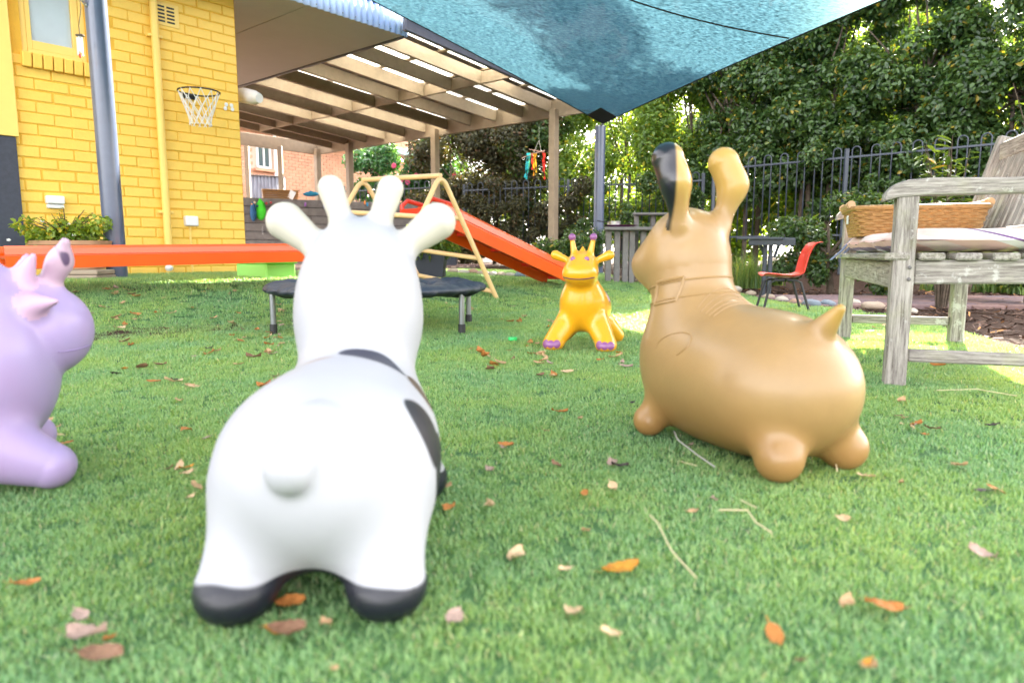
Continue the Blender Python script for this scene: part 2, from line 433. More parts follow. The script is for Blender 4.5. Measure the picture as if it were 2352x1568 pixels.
height_sheet('mulch_bed', -6, 12, -1, 19, .1, -.012, M['mulch'])
turf_m = mat('turf_backing', (.10, .20, .075), .9, .15, col2=(.06, .13, .05), vscale=60, bump=.6, bscale=200)
height_sheet('lawn', -9, 9, -4, 10.2, .06, 0, turf_m, LAWN)
# paved floor beneath the pergola
ub = Vector((.77, -.64, 0)).normalized(); vb = Vector((-.64, -.77, 0)).normalized(); K = 1.28; O = Vector((.49*K, 8.24*K, 0))
def UV(u, v, z=0): p = O+ub*u+vb*v; return Vector((p.x, p.y, z))
patio = structure(MB().prism([UV(-9, -1.3, .17), UV(-2.2, -1.3, .17), UV(-1.6, .2, .17), UV(-.45, 4.9, .17), UV(-9, 4.9, .17)], (0, 0, .03)).build('patio', M['mortar_n']))
pm = MB().cbox((0, 0, 0), (.225, .108, .03), .004).mesh('paver')
pm.materials.append(M['paver'])
for i in range(20):
    for j in range(46):
        v = -.4+.12*j; u = -1.75+.235*max(0, v)-.236*i-(.118 if j % 2 else 0)
        if v > 4.8: continue
        o = bpy.data.objects.new('paver', pm); COL.objects.link(o); o.parent = patio; o.location = UV(u, v, .202+random.uniform(-.001, .002))
        o.rotation_euler = (0, 0, math.atan2(ub.y, ub.x))

# ---- artificial turf pile: one object, tufts instanced by geometry nodes from blades kept in the same mesh
def build_turf():
    V = []; Fc = []; tint = []; isb = []; var = []
    nv = 0
    for k in range(6):
        for b in range(34):
            r = .032*math.sqrt(random.random()); a = random.uniform(0, 6.28); x, y = r*math.cos(a), r*math.sin(a)
            h = random.uniform(.008, .017); lean = random.uniform(.15, 1.1)*h; la = random.uniform(0, 6.28); wd = random.uniform(.0007, .0013)
            dx, dy = math.cos(la), math.sin(la); t = random.random(); thatch = random.random() < .10
            if thatch: h *= .5; t = 1.0
            for q, (hh, ll, ww) in enumerate(((0, 0, 1), (.55, .3, .9), (1, 1, .15))):
                cx, cy, cz = x+dx*lean*ll, y+dy*lean*ll, h*hh-.001
                V.append((cx-dy*wd*ww, cy+dx*wd*ww, cz)); V.append((cx+dy*wd*ww, cy-dx*wd*ww, cz)); tint += [t*.92 if not thatch else 1.0]*2; isb += [1.0]*2; var += [float(k)]*2
            Fc += [(nv, nv+1, nv+3, nv+2), (nv+2, nv+3, nv+5, nv+4)]; nv += 6
    # tuft sites
    pts = []; scl = []
    def band(y0, y1, dens, s):
        area = (y1-y0)*(2*(.80*y1+.25)); n = int(area*dens)
        x = rng.uniform(-.80*y1-.25, .80*y1+.25, n); y = rng.uniform(y0, y1, n)
        k = (np.abs(x) < .80*y+.25) & inpoly(x, y); pts.append(np.stack([x[k], y[k]], 1)); scl.append(s*rng.uniform(.8, 1.2, k.sum()))
    band(.35, 1.3, 3900, .62); band(1.3, 2.5, 2600, .74); band(2.5, 4.2, 1250, 1.05); band(4.2, 10, 480, 1.5)
    p = np.concatenate(pts); s_ = np.concatenate(scl); z = gz(p[:, 0], p[:, 1])
    n0 = len(V); allV = np.concatenate([np.array(V), np.stack([p[:, 0], p[:, 1], z], 1)])
    me = bpy.data.meshes.new('turf'); me.from_pydata(allV.tolist(), [], Fc)
    def att(nm, vals):
        a = me.attributes.new(nm, 'FLOAT', 'POINT'); a.data.foreach_set('value', np.array(vals, dtype=np.float32))
    att('tint', tint+[0]*len(p)); att('isblade', isb+[0.0]*len(p)); att('scl', [1.0]*n0+s_.tolist())
    att('rot', [0.0]*n0+rng.uniform(0, 6.28, len(p)).tolist()); att('var', var+rng.integers(0, 6, len(p)).astype(float).tolist())
    m = leaf_mat('turf_blades', (.115, .265, .095), (.39, .54, .25), (.56, .50, .32), acc=.10, trans=.25, rough=.42)
    n_ = m.node_tree.nodes; L_ = m.node_tree.links
    ge_ = n_.new('ShaderNodeNewGeometry'); nz_ = n_.new('ShaderNodeTexNoise'); nz_.inputs['Scale'].default_value = 2.6; nz_.inputs['Detail'].default_value = 5; L_.new(ge_.outputs['Position'], nz_.inputs['Vector'])
    rp_ = n_.new('ShaderNodeValToRGB'); L_.new(nz_.outputs[0], rp_.inputs[0]); rp_.color_ramp.elements[0].position = .35; rp_.color_ramp.elements[0].color = (.80, .92, 1.05, 1); rp_.color_ramp.elements[1].position = .65; rp_.color_ramp.elements[1].color = (1.08, 1.03, .80, 1)
    crn = [x for x in n_ if x.type == 'VALTORGB' and x != rp_][0]; mxx = n_.new('ShaderNodeMix'); mxx.data_type = 'RGBA'; mxx.blend_type = 'MULTIPLY'; mxx.inputs[0].default_value = 1; L_.new(crn.outputs[0], mxx.inputs[6]); L_.new(rp_.outputs[0], mxx.inputs[7])
    for lk in list(crn.outputs[0].links):
        if lk.to_node != mxx: ts = lk.to_socket; L_.remove(lk); L_.new(mxx.outputs[2], ts)
    o = link('turf_pile', me, m)
    ng = bpy.data.node_groups.new('turf_nodes', 'GeometryNodeTree')
    ng.interface.new_socket('Geometry', in_out='INPUT', socket_type='NodeSocketGeometry'); ng.interface.new_socket('Geometry', in_out='OUTPUT', socket_type='NodeSocketGeometry')
    N = ng.nodes; L = ng.links; gi = N.new('NodeGroupInput'); go = N.new('NodeGroupOutput')
    def named(nm):
        a = N.new('GeometryNodeInputNamedAttribute'); a.data_type = 'FLOAT'; a.inputs['Name'].default_value = nm; return a.outputs['Attribute']
    sp = N.new('GeometryNodeSeparateGeometry'); sp.domain = 'POINT'; L.new(gi.outputs[0], sp.inputs[0])
    cmp_ = N.new('FunctionNodeCompare'); cmp_.data_type = 'FLOAT'; cmp_.operation = 'GREATER_THAN'; L.new(named('isblade'), cmp_.inputs[0]); cmp_.inputs[1].default_value = .5; L.new(cmp_.outputs[0], sp.inputs['Selection'])
    si = N.new('GeometryNodeSplitToInstances'); si.domain = 'POINT'; L.new(sp.outputs[0], si.inputs[0])
    fi = N.new('FunctionNodeFloatToInt'); L.new(named('var'), fi.inputs[0]); L.new(fi.outputs[0], si.inputs['Group ID'])
    ip = N.new('GeometryNodeInstanceOnPoints'); L.new(sp.outputs[1], ip.inputs['Points']); L.new(si.outputs[0], ip.inputs['Instance'])
    ip.inputs['Pick Instance'].default_value = True
    fi2 = N.new('FunctionNodeFloatToInt'); L.new(named('var'), fi2.inputs[0]); L.new(fi2.outputs[0], ip.inputs['Instance Index'])
    cx = N.new('ShaderNodeCombineXYZ'); L.new(named('rot'), cx.inputs[2]); L.new(cx.outputs[0], ip.inputs['Rotation'])
    L.new(named('scl'), ip.inputs['Scale'])
    L.new(ip.outputs[0], go.inputs[0])
    md = o.modifiers.new('turf', 'NODES'); md.node_group = ng
    tag(o, 'short bright green artificial turf covering the play yard', 'turf', kind='stuff')
    return o
build_turf()

# ================================================================== YELLOW HOUSE
Wd = Vector((1.25, 1.47, 0)).normalized(); Wn = Vector((Wd.y, -Wd.x, 0))      # wall runs along Wd away from the lens; Wn faces the yard
WC = Vector((-2.63, 6.80, 0))                                              # far corner
def W(s, z, out=0): p = WC-Wd*s+Wn*out; return Vector((p.x, p.y, z))        # s metres back from the far corner
RW = Matrix((Wd, -Wn, Vector((0, 0, 1)))).transposed(); WA = math.atan2(Wd.y, Wd.x)
def wall_at(px, py):
    d = ray(px, py); o = Vector((0, 0, CAMH)); t = (WC-o).dot(Wn)/d.dot(Wn); p = o+d*t; return (WC-p).dot(Wd), p.z
house = thing('yellow_house', 'yellow painted brick house with a casement window along the left of the lawn', 'house', W(1.5, .2))
HI = house.matrix_basis.inverted()
def hobj(o):            # keep world coordinates for children of the house
    return o
house.location = (0, 0, 0)
wl = MB()
ws0, wz0 = wall_at(196, 140); ws1, wz1 = wall_at(62, 120)
WIN = (min(ws0, ws1)-.02, max(ws0, ws1)+.02, min(wz0, 1.62))   # s range and sill
s_a, _ = wall_at(196, 60); s_b, _ = wall_at(46, 60); _, z_sill = wall_at(130, 132)
H0, H1 = .12, 3.1
def wslab(a, b, z0, z1): wl.cbox((W((a+b)/2, (z0+z1)/2, -.095)), (abs(b-a), .2, z1-z0), .001, RW)
wslab(-.0, s_a, H0, H1); wslab(s_a, s_b, H0, z_sill); wslab(s_b, 5.2, H0, H1); wslab(s_a, s_b, z_sill+1.0, H1)
wall = wl.build('wall', M['mortar'], house)
retr = MB().cbox(WC+Wd*-.1-Wn*1.5+Vector((0, 0, 1.6)), (.2, 2.7, 2.95), .002, RW).build('wall', M['mortar'], house)
bm_ = []
for k in range(5):
    me = MB().cbox((0, 0, 0), (.2345, .05, .0800), .0055+.001*k).mesh('brick')
    for v in me.vertices:
        v.co.x += random.uniform(-.001, .001); v.co.z += random.uniform(-.0006, .0006)
    me.materials.append(M['yellow_brick']); bm_.append(me)
hm_ = []
for k in range(2):
    me = MB().cbox((0, 0, 0), (.1145, .05, .080), .006).mesh('brick'); me.materials.append(M['yellow_brick']); hm_.append(me)
nb = 0; extra = MB(); brng = random.Random(3)
NC = int((H1-H0)/.086)
for c in range(NC):
    z = .155+c*.086
    if z > 3.05: break
    off = .12 if c % 2 else 0.0
    s = 0.0
    first = True
    while s < 4.6:
        L_ = .12 if (first and c % 2) else .24
        first = False; mid = s+L_/2
        inwin = (s+L_ > s_a+.01 and s < s_b-.01 and z > z_sill-.04)
        if not inwin:
            p = W(mid, z, -.0145+brng.uniform(-.001, .001)); d = p-Vector((0, 0, CAMH)); fx = d.x/d.y
            vis = fx > -.79 and (z-.4)/d.y < .42
            if vis and nb < 300:
                o = bpy.data.objects.new('brick', (brng.choice(hm_) if L_ < .2 else brng.choice(bm_))); COL.objects.link(o); o.parent = wall; o.location = p
                o.rotation_euler = (brng.uniform(-.003, .003), 0, WA); nb += 1
            else: extra.cbox(p, (L_-.006, .05, .080), .005, RW)
        s += L_
ex = extra.build('brick_courses', M['yellow_brick'], wall); ex['kind'] = 'stuff'
# end face bricks (house corner seen edge-on)
eb = MB()
for c in range(NC):
    z = .155+c*.086
    for k in range(6): eb.cbox(WC+Wd*-.012-Wn*(.17+.24*k+(.12 if c % 2 else 0))+Vector((0, 0, z)), (.05, .231, .0765), .005, RW)
e2 = eb.build('brick_courses', M['yellow_brick'], retr); e2['kind'] = 'stuff'
# window
win = thing('x', 'x', 'x'); bpy.data.objects.remove(win)
wf = MB(); zt = z_sill+1.0; fw = .04
def wbox(mb, a, b, z0, z1, o0, o1): mb.cbox(W((a+b)/2, (z0+z1)/2, (o0+o1)/2), (abs(b-a), abs(o1-o0), abs(z1-z0)), .003, RW)
wbox(wf, s_a, s_a+fw, z_sill, zt, -.1, -.015); wbox(wf, s_b-fw, s_b, z_sill, zt, -.1, -.015); wbox(wf, s_a+fw, s_b-fw, z_sill, z_sill+.03, -.1, -.01)
window = wf.build('window', M['yellow_flat'], house)
sash = MB(); a, b = s_a+fw+.002, s_b-fw-.002
wbox(sash, a, a+.05, z_sill+.032, zt, -.07, -.022); wbox(sash, b-.035, b, z_sill+.032, zt, -.07, -.022); wbox(sash, a+.05, b-.035, z_sill+.032, z_sill+.10, -.07, -.022)
sash.build('sash', M['yellow_flat'], window)
gl = MB(); wbox(gl, a+.05, b-.035, z_sill+.10, zt, -.055, -.047); gl.build('pane', M['glass'], window)
lt = MB(); wbox(lt, a+.012, a+.028, z_sill+.05, z_sill+.19, -.02, -.008); lt.build('catch', M['white_plastic'], window)
ns = 7
for k in range(ns):
    wd_ = (s_b-s_a+.04)/ns; sm = MB(); sm.cbox((0, 0, 0), (wd_-.009, .1, .11), .006); o = sm.build('sill_brick', M['yellow_brick'], window)
    o.location = W(s_a-.02+wd_*(k+.5), z_sill-.058, .0); o.rotation_euler = (math.radians(8), 0, WA)
# pier and dark panel at the left edge
zp = wall_at(35, 316)[1]; sp0 = wall_at(33, 250)[0]
pr = MB(); wbox(pr, sp0, sp0+1.2, zp, 3.1, -.02, .06); pr.build('pier', M['yellow_flat'], house)
sp1 = wall_at(47, 480)[0]
pd = MB(); wbox(pd, sp1, sp1+1.3, .1, zp-.004, -.02, .05); pd.build('dark_panel', M['slate'], house)
# vent
s0, z0 = wall_at(357, 50); s1, z1 = wall_at(400, 20); vn = MB(); wbox(vn, s0+.03, s1-.03, z0-.02, z1+.02, .006, .016)
vent = vn.build('air_vent', M['yellow_flat'], house)
for i in range(5):
    for j in range(2):
        q = MB(); w2 = (s0-s1)/2; sc = s1+w2*(j+.5); zc = z0+(z1-z0)*(i+.5)/5; q.cbox(W(sc, zc, .0165), (w2*.78, .004, (z1-z0)/5*.5), .001, RW); q.build('slot', M['black'], vent)
# downpipe
s0, _ = wall_at(350, 40); s1, _ = wall_at(380, 560); dp = MB(); sd = (s0+s1)/2
dpo = MB().tube([W(sd, .2, .045), W(sd, 1.2, .045), W(sd, 3.05, .045)], .032, 16).build('downpipe', M['yellow_flat'], house, smooth=True)
for z in (wall_at(380, 488)[1], wall_at(350, 85)[1]):
    MB().cbox(W(sd, z, .03), (.12, .05, .022), .003, RW).build('pipe_bracket', M['yellow_flat'], dpo)
    MB().tube([W(sd, z-.012, .045), W(sd, z+.012, .045)], .036, 16).build('pipe_bracket', M['yellow_flat'], dpo, smooth=True)
# power boxes
def pbox(px, py, wd_, hh, cover):
    s, z = wall_at(px, py); g = MB(); g.cbox(W(s, z, .035), (wd_, .06, hh), .008, RW); o = g.build('power_outlet', M['white_plastic'], house)
    if cover:
        MB().cbox(W(s, z-hh*.5-.018, .03), (wd_*.92, .045, .03), .004, RW).build('cover', M['white_plastic'], o)
    return s, z
pbox(123, 460, .125, .065, True)
sO, zO = pbox(435, 508, .115, .09, False)
MB().tube([W(sO+.005, zO-.05, .012), W(sO+.005, .15, .012)], .011, 10).build('conduit', M['yellow_flat'], house, smooth=True)
s, z = wall_at(382, 623); MB().ball(W(s, z+.03, .06), (.035, .03, .03)).build('drain_cap', M['white_plastic'], house, smooth=True)
# worn paint marks (bare white patches)
for px, py in ((518, 241), (530, 243), (516, 250), (532, 252)):
    s, z = wall_at(px, py); MB().ball(W(s, z, .0145), (.018, .004, .02), 10, 6, RW).build('paint_chip', M['white_plastic'], house)
# eave soffit and corrugated gable fascia
ZS = 2.42
C0 = at(928, 82, 6.15*K); ZS = C0.z
def plane_at(px, py, z): d = ray(px, py); t = (z-CAMH)/d.z; return Vector((0, 0, CAMH))+d*t
cu = (C0-O).dot(ub); cv = (C0-O).dot(vb)
sf = MB().prism([UV(cu, cv, ZS), UV(cu, cv+5.5, ZS), UV(cu-4.2, cv+5.5, ZS), UV(cu-4.2, cv, ZS)], (0, 0, .02)).build('soffit', M['soffit'], house)
for k in range(1, 5):
    MB().beam(UV(cu-.05, cv+k*1.2, ZS-.004), UV(cu-4, cv+k*1.2, ZS-.004), .03, .006).build('cover_strip', M['soffit'], sf)
MB().beam(UV(cu-.01, cv-.012, ZS-.0), UV(cu-4.2, cv-.012, ZS-.0), .024, .05).build('soffit_trim', M['timber_d'], sf)
# corrugated strip
V = []; Fc = []; nr = 700; hh0 = ZS-.015
for i in range(nr+1):
    s = 4.6*i/nr; o = .010*math.sin(2*math.pi*s/.076); p = UV(cu+.02+o, cv-.01+s); V.append((p.x, p.y, hh0)); V.append((p.x, p.y, hh0+.27))
b = [(2*i, 2*i+2, 2*i+3, 2*i+1) for i in range(nr)]
me = bpy.data.meshes.new('corrugated_fascia'); me.from_pydata(V, [], b); me.shade_smooth(); fo = link('corrugated_fascia', me, M['corr'], house)
md = fo.modifiers.new('t', 'SOLIDIFY'); md.thickness = .002
MB().beam(UV(cu+.0, cv-.02, hh0+.12), UV(cu-.0+.035, cv-.02, hh0+.12), .012, .24).build('corner_flashing', M['corr'], fo)
for k in range(14):
    MB().ball(UV(cu+.032, cv+.06+.155*k, hh0+.03), .0065, 8, 5).build('screw', M['timber_d'], fo)
rf = MB().prism([UV(cu+.03, cv-.02, hh0+.242), UV(cu+.03, cv+5.5, hh0+.242), UV(cu-4.2, cv+5.5, hh0+.6), UV(cu-4.2, cv-.02, hh0+.6)], (0, 0, .03)).build('roof', M['corr'], house)

# basketball ring
s, z = wall_at(432, 222)
hoop = thing('basketball_hoop', 'small black basketball ring with white net mounted on the yellow wall', 'basketball hoop', W(s, z, .0))
hoop.location = (0, 0, 0); hr = .172; hc = W(s, z+.01, hr+.04)
MB().tube([hc+Vector((hr*math.cos(a), hr*math.sin(a), 0)) for a in np.linspace(0, 2*math.pi, 33)[:-1]], .007, 8, closed=True).build('ring', M['black'], hoop, smooth=True)
MB().cbox(W(s, z, .022), (.12, .02, .05), .004, RW).beam(W(s, z+.005, .02), W(s, z+.005, .05), .05, .012).build('bracket', M['black'], hoop)
nn = 12; levels = [(hr, 0), (hr*.84, -.08), (hr*.70, -.145), (hr*.58, -.20), (hr*.52, -.255), (hr*.53, -.29)]
for k in range(nn):
    for sg in (1, -1):
        pts = []
        for li, (r, dz) in enumerate(levels):
            aa = 2*math.pi*(k+sg*.5*li*.9)/nn; pts.append(hc+Vector((r*math.cos(aa), r*math.sin(aa)+random.uniform(-.008, .008), dz)))
        MB().tube(pts, .0038, 5).build('net_cord', M['white_rope'], hoop, smooth=True)

# shade-sail pole at the left
def pole(name, base, top, r, label):
    t = thing(name, label, 'pole'); d = (top-base)
    MB().tube([base, base+d*.33, base+d*.66, top], r, 28).build('post', M['pole'], t, smooth=True)
    MB().tube([top, top+Vector((0, 0, .012))], r*1.04, 28).build('cap', M['galv'], t, smooth=True)
    MB().tube([base+Vector((0, 0, -.02)), base+Vector((0, 0, .012))], r*1.6, 28).build('collar', M['pole'], t, smooth=True)
    return t
b1 = gp(270, 640); t1 = at(219, 0, b1.y-.05); dd = (t1-b1); t1 = b1+dd*(3.35-b1.z)/dd.z
p1 = pole('sail_pole', b1, t1, .0715, 'thick grey steel shade sail pole in front of the yellow wall')
# chain and shackle on that pole
ch = thing('sail_chain', 'short galvanised chain and shackle hooked on the thick grey pole beside the window', 'chain')
e0 = at(205, 22, b1.y-.10); e1 = at(165, -25, b1.y-.20)
for k in range(9):
    c = e0.lerp(e1, k/8); axx = (e1-e0).normalized(); sd_ = axx.cross(Vector((0, 0, 1))).normalized(); up_ = axx.cross(sd_)
    q = sd_ if k % 2 else up_
    MB().tube([c+axx*.016*math.cos(a)+q*.009*math.sin(a) for a in np.linspace(0, 6.28, 13)[:-1]], .003, 6, closed=True).build('link', M['steel'], ch, smooth=True)
# wind chime
wc = thing('wind_chime', 'rusty wind chime with pale tube hanging beside the house window', 'wind chime')
q = at(183, 60, 4.9)
MB().tube([at(182, -10, 4.9), at(186, 20, 4.9), at(181, 60, 4.9), at(184, 82, 4.9)], .0022, 5).build('wire', M['black'], wc)
MB().cbox(at(184, 82, 4.9), (.05, .03, .012), .003).build('disc', M['bark'], wc)
for dx, l in ((-.008, .10), (.008, .13), (0, .11)):
    p = at(184, 84, 4.9)+Vector((dx, dx*.5, 0)); MB().tube([p, p-Vector((0, 0, l))], .005, 8).build('tube', M['white_plastic'], wc, smooth=True)
MB().tube([at(184, 125, 4.9), at(185, 133, 4.9)], .007, 6).build('striker', M['red'], wc)

# ================================================================== PERGOLA
pg = thing('pergola', 'beige timber pergola with translucent roof strips joined to the yellow house', 'pergola')
ZB = 2.07-.02      # underside of the outer beam
post_px = [(1270, 622), (1000, 622), (803, 622)]
us = []
for px, Y in ((1270, 8.24*K), (1000, 9.5*K), (803, 10.68*K)):
    p = at(px, 583, Y); us.append((Vector((p.x, p.y, 0))-O).dot(ub))
ZB = at(1270, 268, 8.24*K).z
UR, UL = .42*K, -4.75*K
for u in us+[-4.7*K]:
    MB().beam(UV(u, 0, .08), UV(u, 0, ZB+.1), .112, .112, up=tuple(ub)).build('post', M['timber_p'], pg)
MB().beam(UV(UR, -.07, ZB+.115), UV(UL, -.07, ZB+.115), .058, .236).build('beam', M['timber_p'], pg)
MB().beam(UV(UL-.02, -.1, ZB+.115), UV(UL-.02, 4.6, ZB+.115), .058, .236).build('beam', M['timber_p'], pg)
zin = ZS+.015; zout = ZB+.10
for i, u in enumerate(np.arange(UR-.64, UL, -.55)):
    MB().beam(UV(u, -.04, zout+.06), UV(u, cv-.03, zin+.05), .05, .17).build('rafter', M['timber_p'], pg)
q1_ = cv+.15; MB().beam(UV(UR-.04, -.09, zout+.06), UV(UR-.04, q1_, zout+.06+(zin-zout)*q1_/cv), .06, .21).build('rafter', M['timber_d'], pg)
for i, u in enumerate(np.arange(UR-.64, UL, -.55)):
    uu = u+.275
    for vv in (cv*.47,):
        z = zout+(zin-zout)*(vv/cv)+.055; MB().beam(UV(uu-.25, vv, z), UV(uu+.25, vv, z), .045, .15).build('nogging', M['timber_p'], pg)
def roofz(v): return zout+(zin-zout)*(v/cv)+.17
for vv in np.arange(-.15, cv, .8):
    MB().beam(UV(UR+.45, vv, roofz(vv)+.012), UV(UL, vv, roofz(vv)+.012), .07, .028).build('batten', M['timber_p'], pg)
# roof sheets: opaque and clear bands
edges = [UR+.5] + [UR-.09-.55*i for i in range(0, 12)]
pattern = [0, 1, 0, 1, 1, 0, 1, 0, 1, 0, 0]
for i in range(len(edges)-1):
    a, b = edges[i], edges[i+1]
    ve = cv+(.9 if i == 0 else .3); z0_, z1_ = roofz(-.25)+.03, roofz(ve)+.03
    if i < len(pattern) and pattern[i]:
        f = (.78 if i != 4 else .4) if i > 1 else .96
        mid = a-(a-b)*f
        MB().prism([UV(a, -.25, z0_), UV(a, ve, z1_), UV(mid, ve, z1_), UV(mid, -.25, z0_)], (0, 0, .003)).build('clear_sheet', M['skylight'], pg)
        MB().prism([UV(mid, -.25, z0_), UV(mid, ve, z1_), UV(b, ve, z1_), UV(b, -.25, z0_)], (0, 0, .003)).build('roof_sheet', M['roof_sheet'], pg)
    else:
        MB().prism([UV(a, -.25, z0_), UV(a, ve, z1_), UV(b, ve, z1_), UV(b, -.25, z0_)], (0, 0, .003)).build('roof_sheet', M['roof_sheet'], pg)

# rolled white blind at the house corner
rb = thing('rolled_blind', 'rolled white cloth blind sticking out at the top corner of the yellow wall', 'blind')
q0 = WC+Wd*.12+Wn*-.3+Vector((0, 0, at(575, 215, 7.0).z)); q1 = at(596, 226, 6.9)
MB().tube([q0, q0.lerp(q1, .4)+Vector((0, 0, .01)), q0.lerp(q1, .8), q1], [.06, .075, .07, .045], 18).build('roll', M['white_rope'], rb, smooth=True)
MB().tube([q0+Vector((0, 0, .04)), q1+Vector((.0, 0, .03))], [.02, .012], 8).build('hem', M['white_plastic'], rb, smooth=True)

# ================================================================== SHADE SAIL
C2 = at(1385, 284, 8.9); C1 = Vector((t1.x+.15, t1.y+.12, 3.06)); C3 = Vector((3.42, 2.2, 2.08)); C4 = Vector((-2.2, -2.6, 3.3))
def cat(a, b, t, sag, inward):
    p = a.lerp(b, t); return p+inward*(4*t*(1-t)*sag)
cen = (C1+C2+C3+C4)/4
def edge(a, b, t, sag=.42):
    mid = (a+b)/2; inn = (cen-mid); inn.z *= .3; inn.normalize(); return cat(a, b, t, sag, inn)
NS = 56
def sail_pt(u, v):
    # u: C2->C3 / C1->C4, v: C2->C1 / C3->C4
    p = edge(C2, C3, u, .10)*(1-v)+edge(C1, C4, u)*v + edge(C2, C1, v, .10)*(1-u)+edge(C3, C4, v)*u
    p -= C2*(1-u)*(1-v)+C3*u*(1-v)+C1*(1-u)*v+C4*u*v
    return p
SPt = [[sail_pt(i/NS, j/NS) for j in range(NS+1)] for i in range(NS+1)]
V = [tuple(p) for r in SPt for p in r]; Fc = [(i*(NS+1)+j, (i+1)*(NS+1)+j, (i+1)*(NS+1)+j+1, i*(NS+1)+j+1) for i in range(NS) for j in range(NS)]
sail = thing('shade_sail', 'large teal blue fabric shade sail stretched overhead to the far grey pole', 'shade sail')
def sail_material():
    m = bpy.data.materials.new('sail_cloth'); m.use_nodes = True; n = m.node_tree.nodes; L = m.node_tree.links
    b = n['Principled BSDF']; b.inputs['Roughness'].default_value = .7; b.inputs['Specular IOR Level'].default_value = .2
    tc = n.new('ShaderNodeTexCoord'); no = n.new('ShaderNodeTexNoise'); no.inputs['Scale'].default_value = 5; no.inputs['Detail'].default_value = 8; no.inputs['Roughness'].default_value = .7
    mp = n.new('ShaderNodeMapping'); mp.inputs['Rotation'].default_value = (0, 0, .7); mp.inputs['Scale'].default_value = (1, 6, 1); L.new(tc.outputs['Object'], mp.inputs[0]); L.new(mp.outputs[0], no.inputs['Vector'])
    cr = n.new('ShaderNodeValToRGB'); L.new(no.outputs[0], cr.inputs[0]); cr.color_ramp.elements[0].color = (.002, .10, .32, 1); cr.color_ramp.elements[1].color = (.004, .15, .45, 1)
    cr.color_ramp.elements[0].position = .3; cr.color_ramp.elements[1].position = .7
    # grime near the low corner
    gm = n.new('ShaderNodeTexNoise'); gm.inputs['Scale'].default_value = 7; gm.inputs['Detail'].default_value = 8; L.new(tc.outputs['Object'], gm.inputs['Vector'])
    dv = n.new('ShaderNodeVectorMath'); dv.operation = 'DISTANCE'; L.new(tc.outputs['Object'], dv.inputs[0]); dv.inputs[1].default_value = tuple(C2)
    mr = n.new('ShaderNodeMapRange'); L.new(dv.outputs['Value'], mr.inputs['Value']); mr.inputs['From Min'].default_value = .2; mr.inputs['From Max'].default_value = 1.1; mr.inputs['To Min'].default_value = 1.05; mr.inputs['To Max'].default_value = .0
    ad = n.new('ShaderNodeMath'); ad.operation = 'MULTIPLY'; L.new(mr.outputs[0], ad.inputs[0]); L.new(gm.outputs[0], ad.inputs[1])
    rr = n.new('ShaderNodeValToRGB'); L.new(ad.outputs[0], rr.inputs[0]); rr.color_ramp.elements[0].position = .34; rr.color_ramp.elements[1].position = .5
    mx = n.new('ShaderNodeMix'); mx.data_type = 'RGBA'; L.new(rr.outputs[0], mx.inputs[0]); L.new(cr.outputs[0], mx.inputs[6]); mx.inputs[7].default_value = (.012, .035, .05, 1)
    L.new(mx.outputs[2], b.inputs['Base Color'])
    t = n.new('ShaderNodeBsdfTranslucent'); g = n.new('ShaderNodeMix'); g.data_type = 'RGBA'; g.blend_type = 'MULTIPLY'; g.inputs[0].default_value = 1; g.inputs[7].default_value = (1.6, .62, .42, 1)
    g.inputs[7].default_value = (.095, .22, .28, 1)
    fn_ = n.new('ShaderNodeTexNoise'); fn_.inputs['Scale'].default_value = 75; fn_.inputs['Detail'].default_value = 3; fm_ = n.new('ShaderNodeMapping'); fm_.inputs['Rotation'].default_value = (0, 0, .75); fm_.inputs['Scale'].default_value = (.35, 1.4, 1); L.new(tc.outputs['Object'], fm_.inputs[0]); L.new(fm_.outputs[0], fn_.inputs['Vector'])
    fr_ = n.new('ShaderNodeValToRGB'); L.new(fn_.outputs[0], fr_.inputs[0]); fr_.color_ramp.elements[0].position = .38; fr_.color_ramp.elements[0].color = (.18, .18, .18, 1); fr_.color_ramp.elements[1].position = .66; fr_.color_ramp.elements[1].color = (1.0, 1.0, 1.0, 1)
    L.new(fr_.outputs[0], g.inputs[6]); L.new(g.outputs[2], t.inputs[0])
    ms = n.new('ShaderNodeMixShader'); ms.inputs[0].default_value = .30; L.new(b.outputs[0], ms.inputs[1]); L.new(t.outputs[0], ms.inputs[2])
    # the knit scatters direct light forwards
    rf_ = n.new('ShaderNodeBsdfRefraction'); rf_.inputs['IOR'].default_value = 1.25; rf_.inputs['Roughness'].default_value = .36; rf_.inputs['Color'].default_value = (.55, .9, .8, 1)
    m3 = n.new('ShaderNodeMixShader'); m3.inputs[0].default_value = .0006; L.new(ms.outputs[0], m3.inputs[1]); L.new(rf_.outputs[0], m3.inputs[2]); ms = m3
    tr = n.new('ShaderNodeBsdfTransparent'); m2 = n.new('ShaderNodeMixShader')
    # knitted mesh: fine pinholes
    wn = n.new('ShaderNodeTexNoise'); wn.inputs['Scale'].default_value = 170; wn.inputs['Detail'].default_value = 2; L.new(mp.outputs[0], wn.inputs['Vector'])
    hr_ = n.new('ShaderNodeMapRange'); L.new(wn.outputs[0], hr_.inputs['Value']); hr_.inputs['From Min'].default_value = .35; hr_.inputs['From Max'].default_value = .75; hr_.inputs['To Min'].default_value = 0; hr_.inputs['To Max'].default_value = .008
    L.new(hr_.outputs[0], m2.inputs[0]); L.new(ms.outputs[0], m2.inputs[1]); L.new(tr.outputs[0], m2.inputs[2]); L.new(m2.outputs[0], n['Material Output'].inputs[0])
    return m
me = bpy.data.meshes.new('cloth'); me.from_pydata(V, [], Fc); me.shade_smooth(); link('cloth', me, sail_material(), sail)
M['webbing'] = mat('black_webbing', (.01, .014, .02), .7)
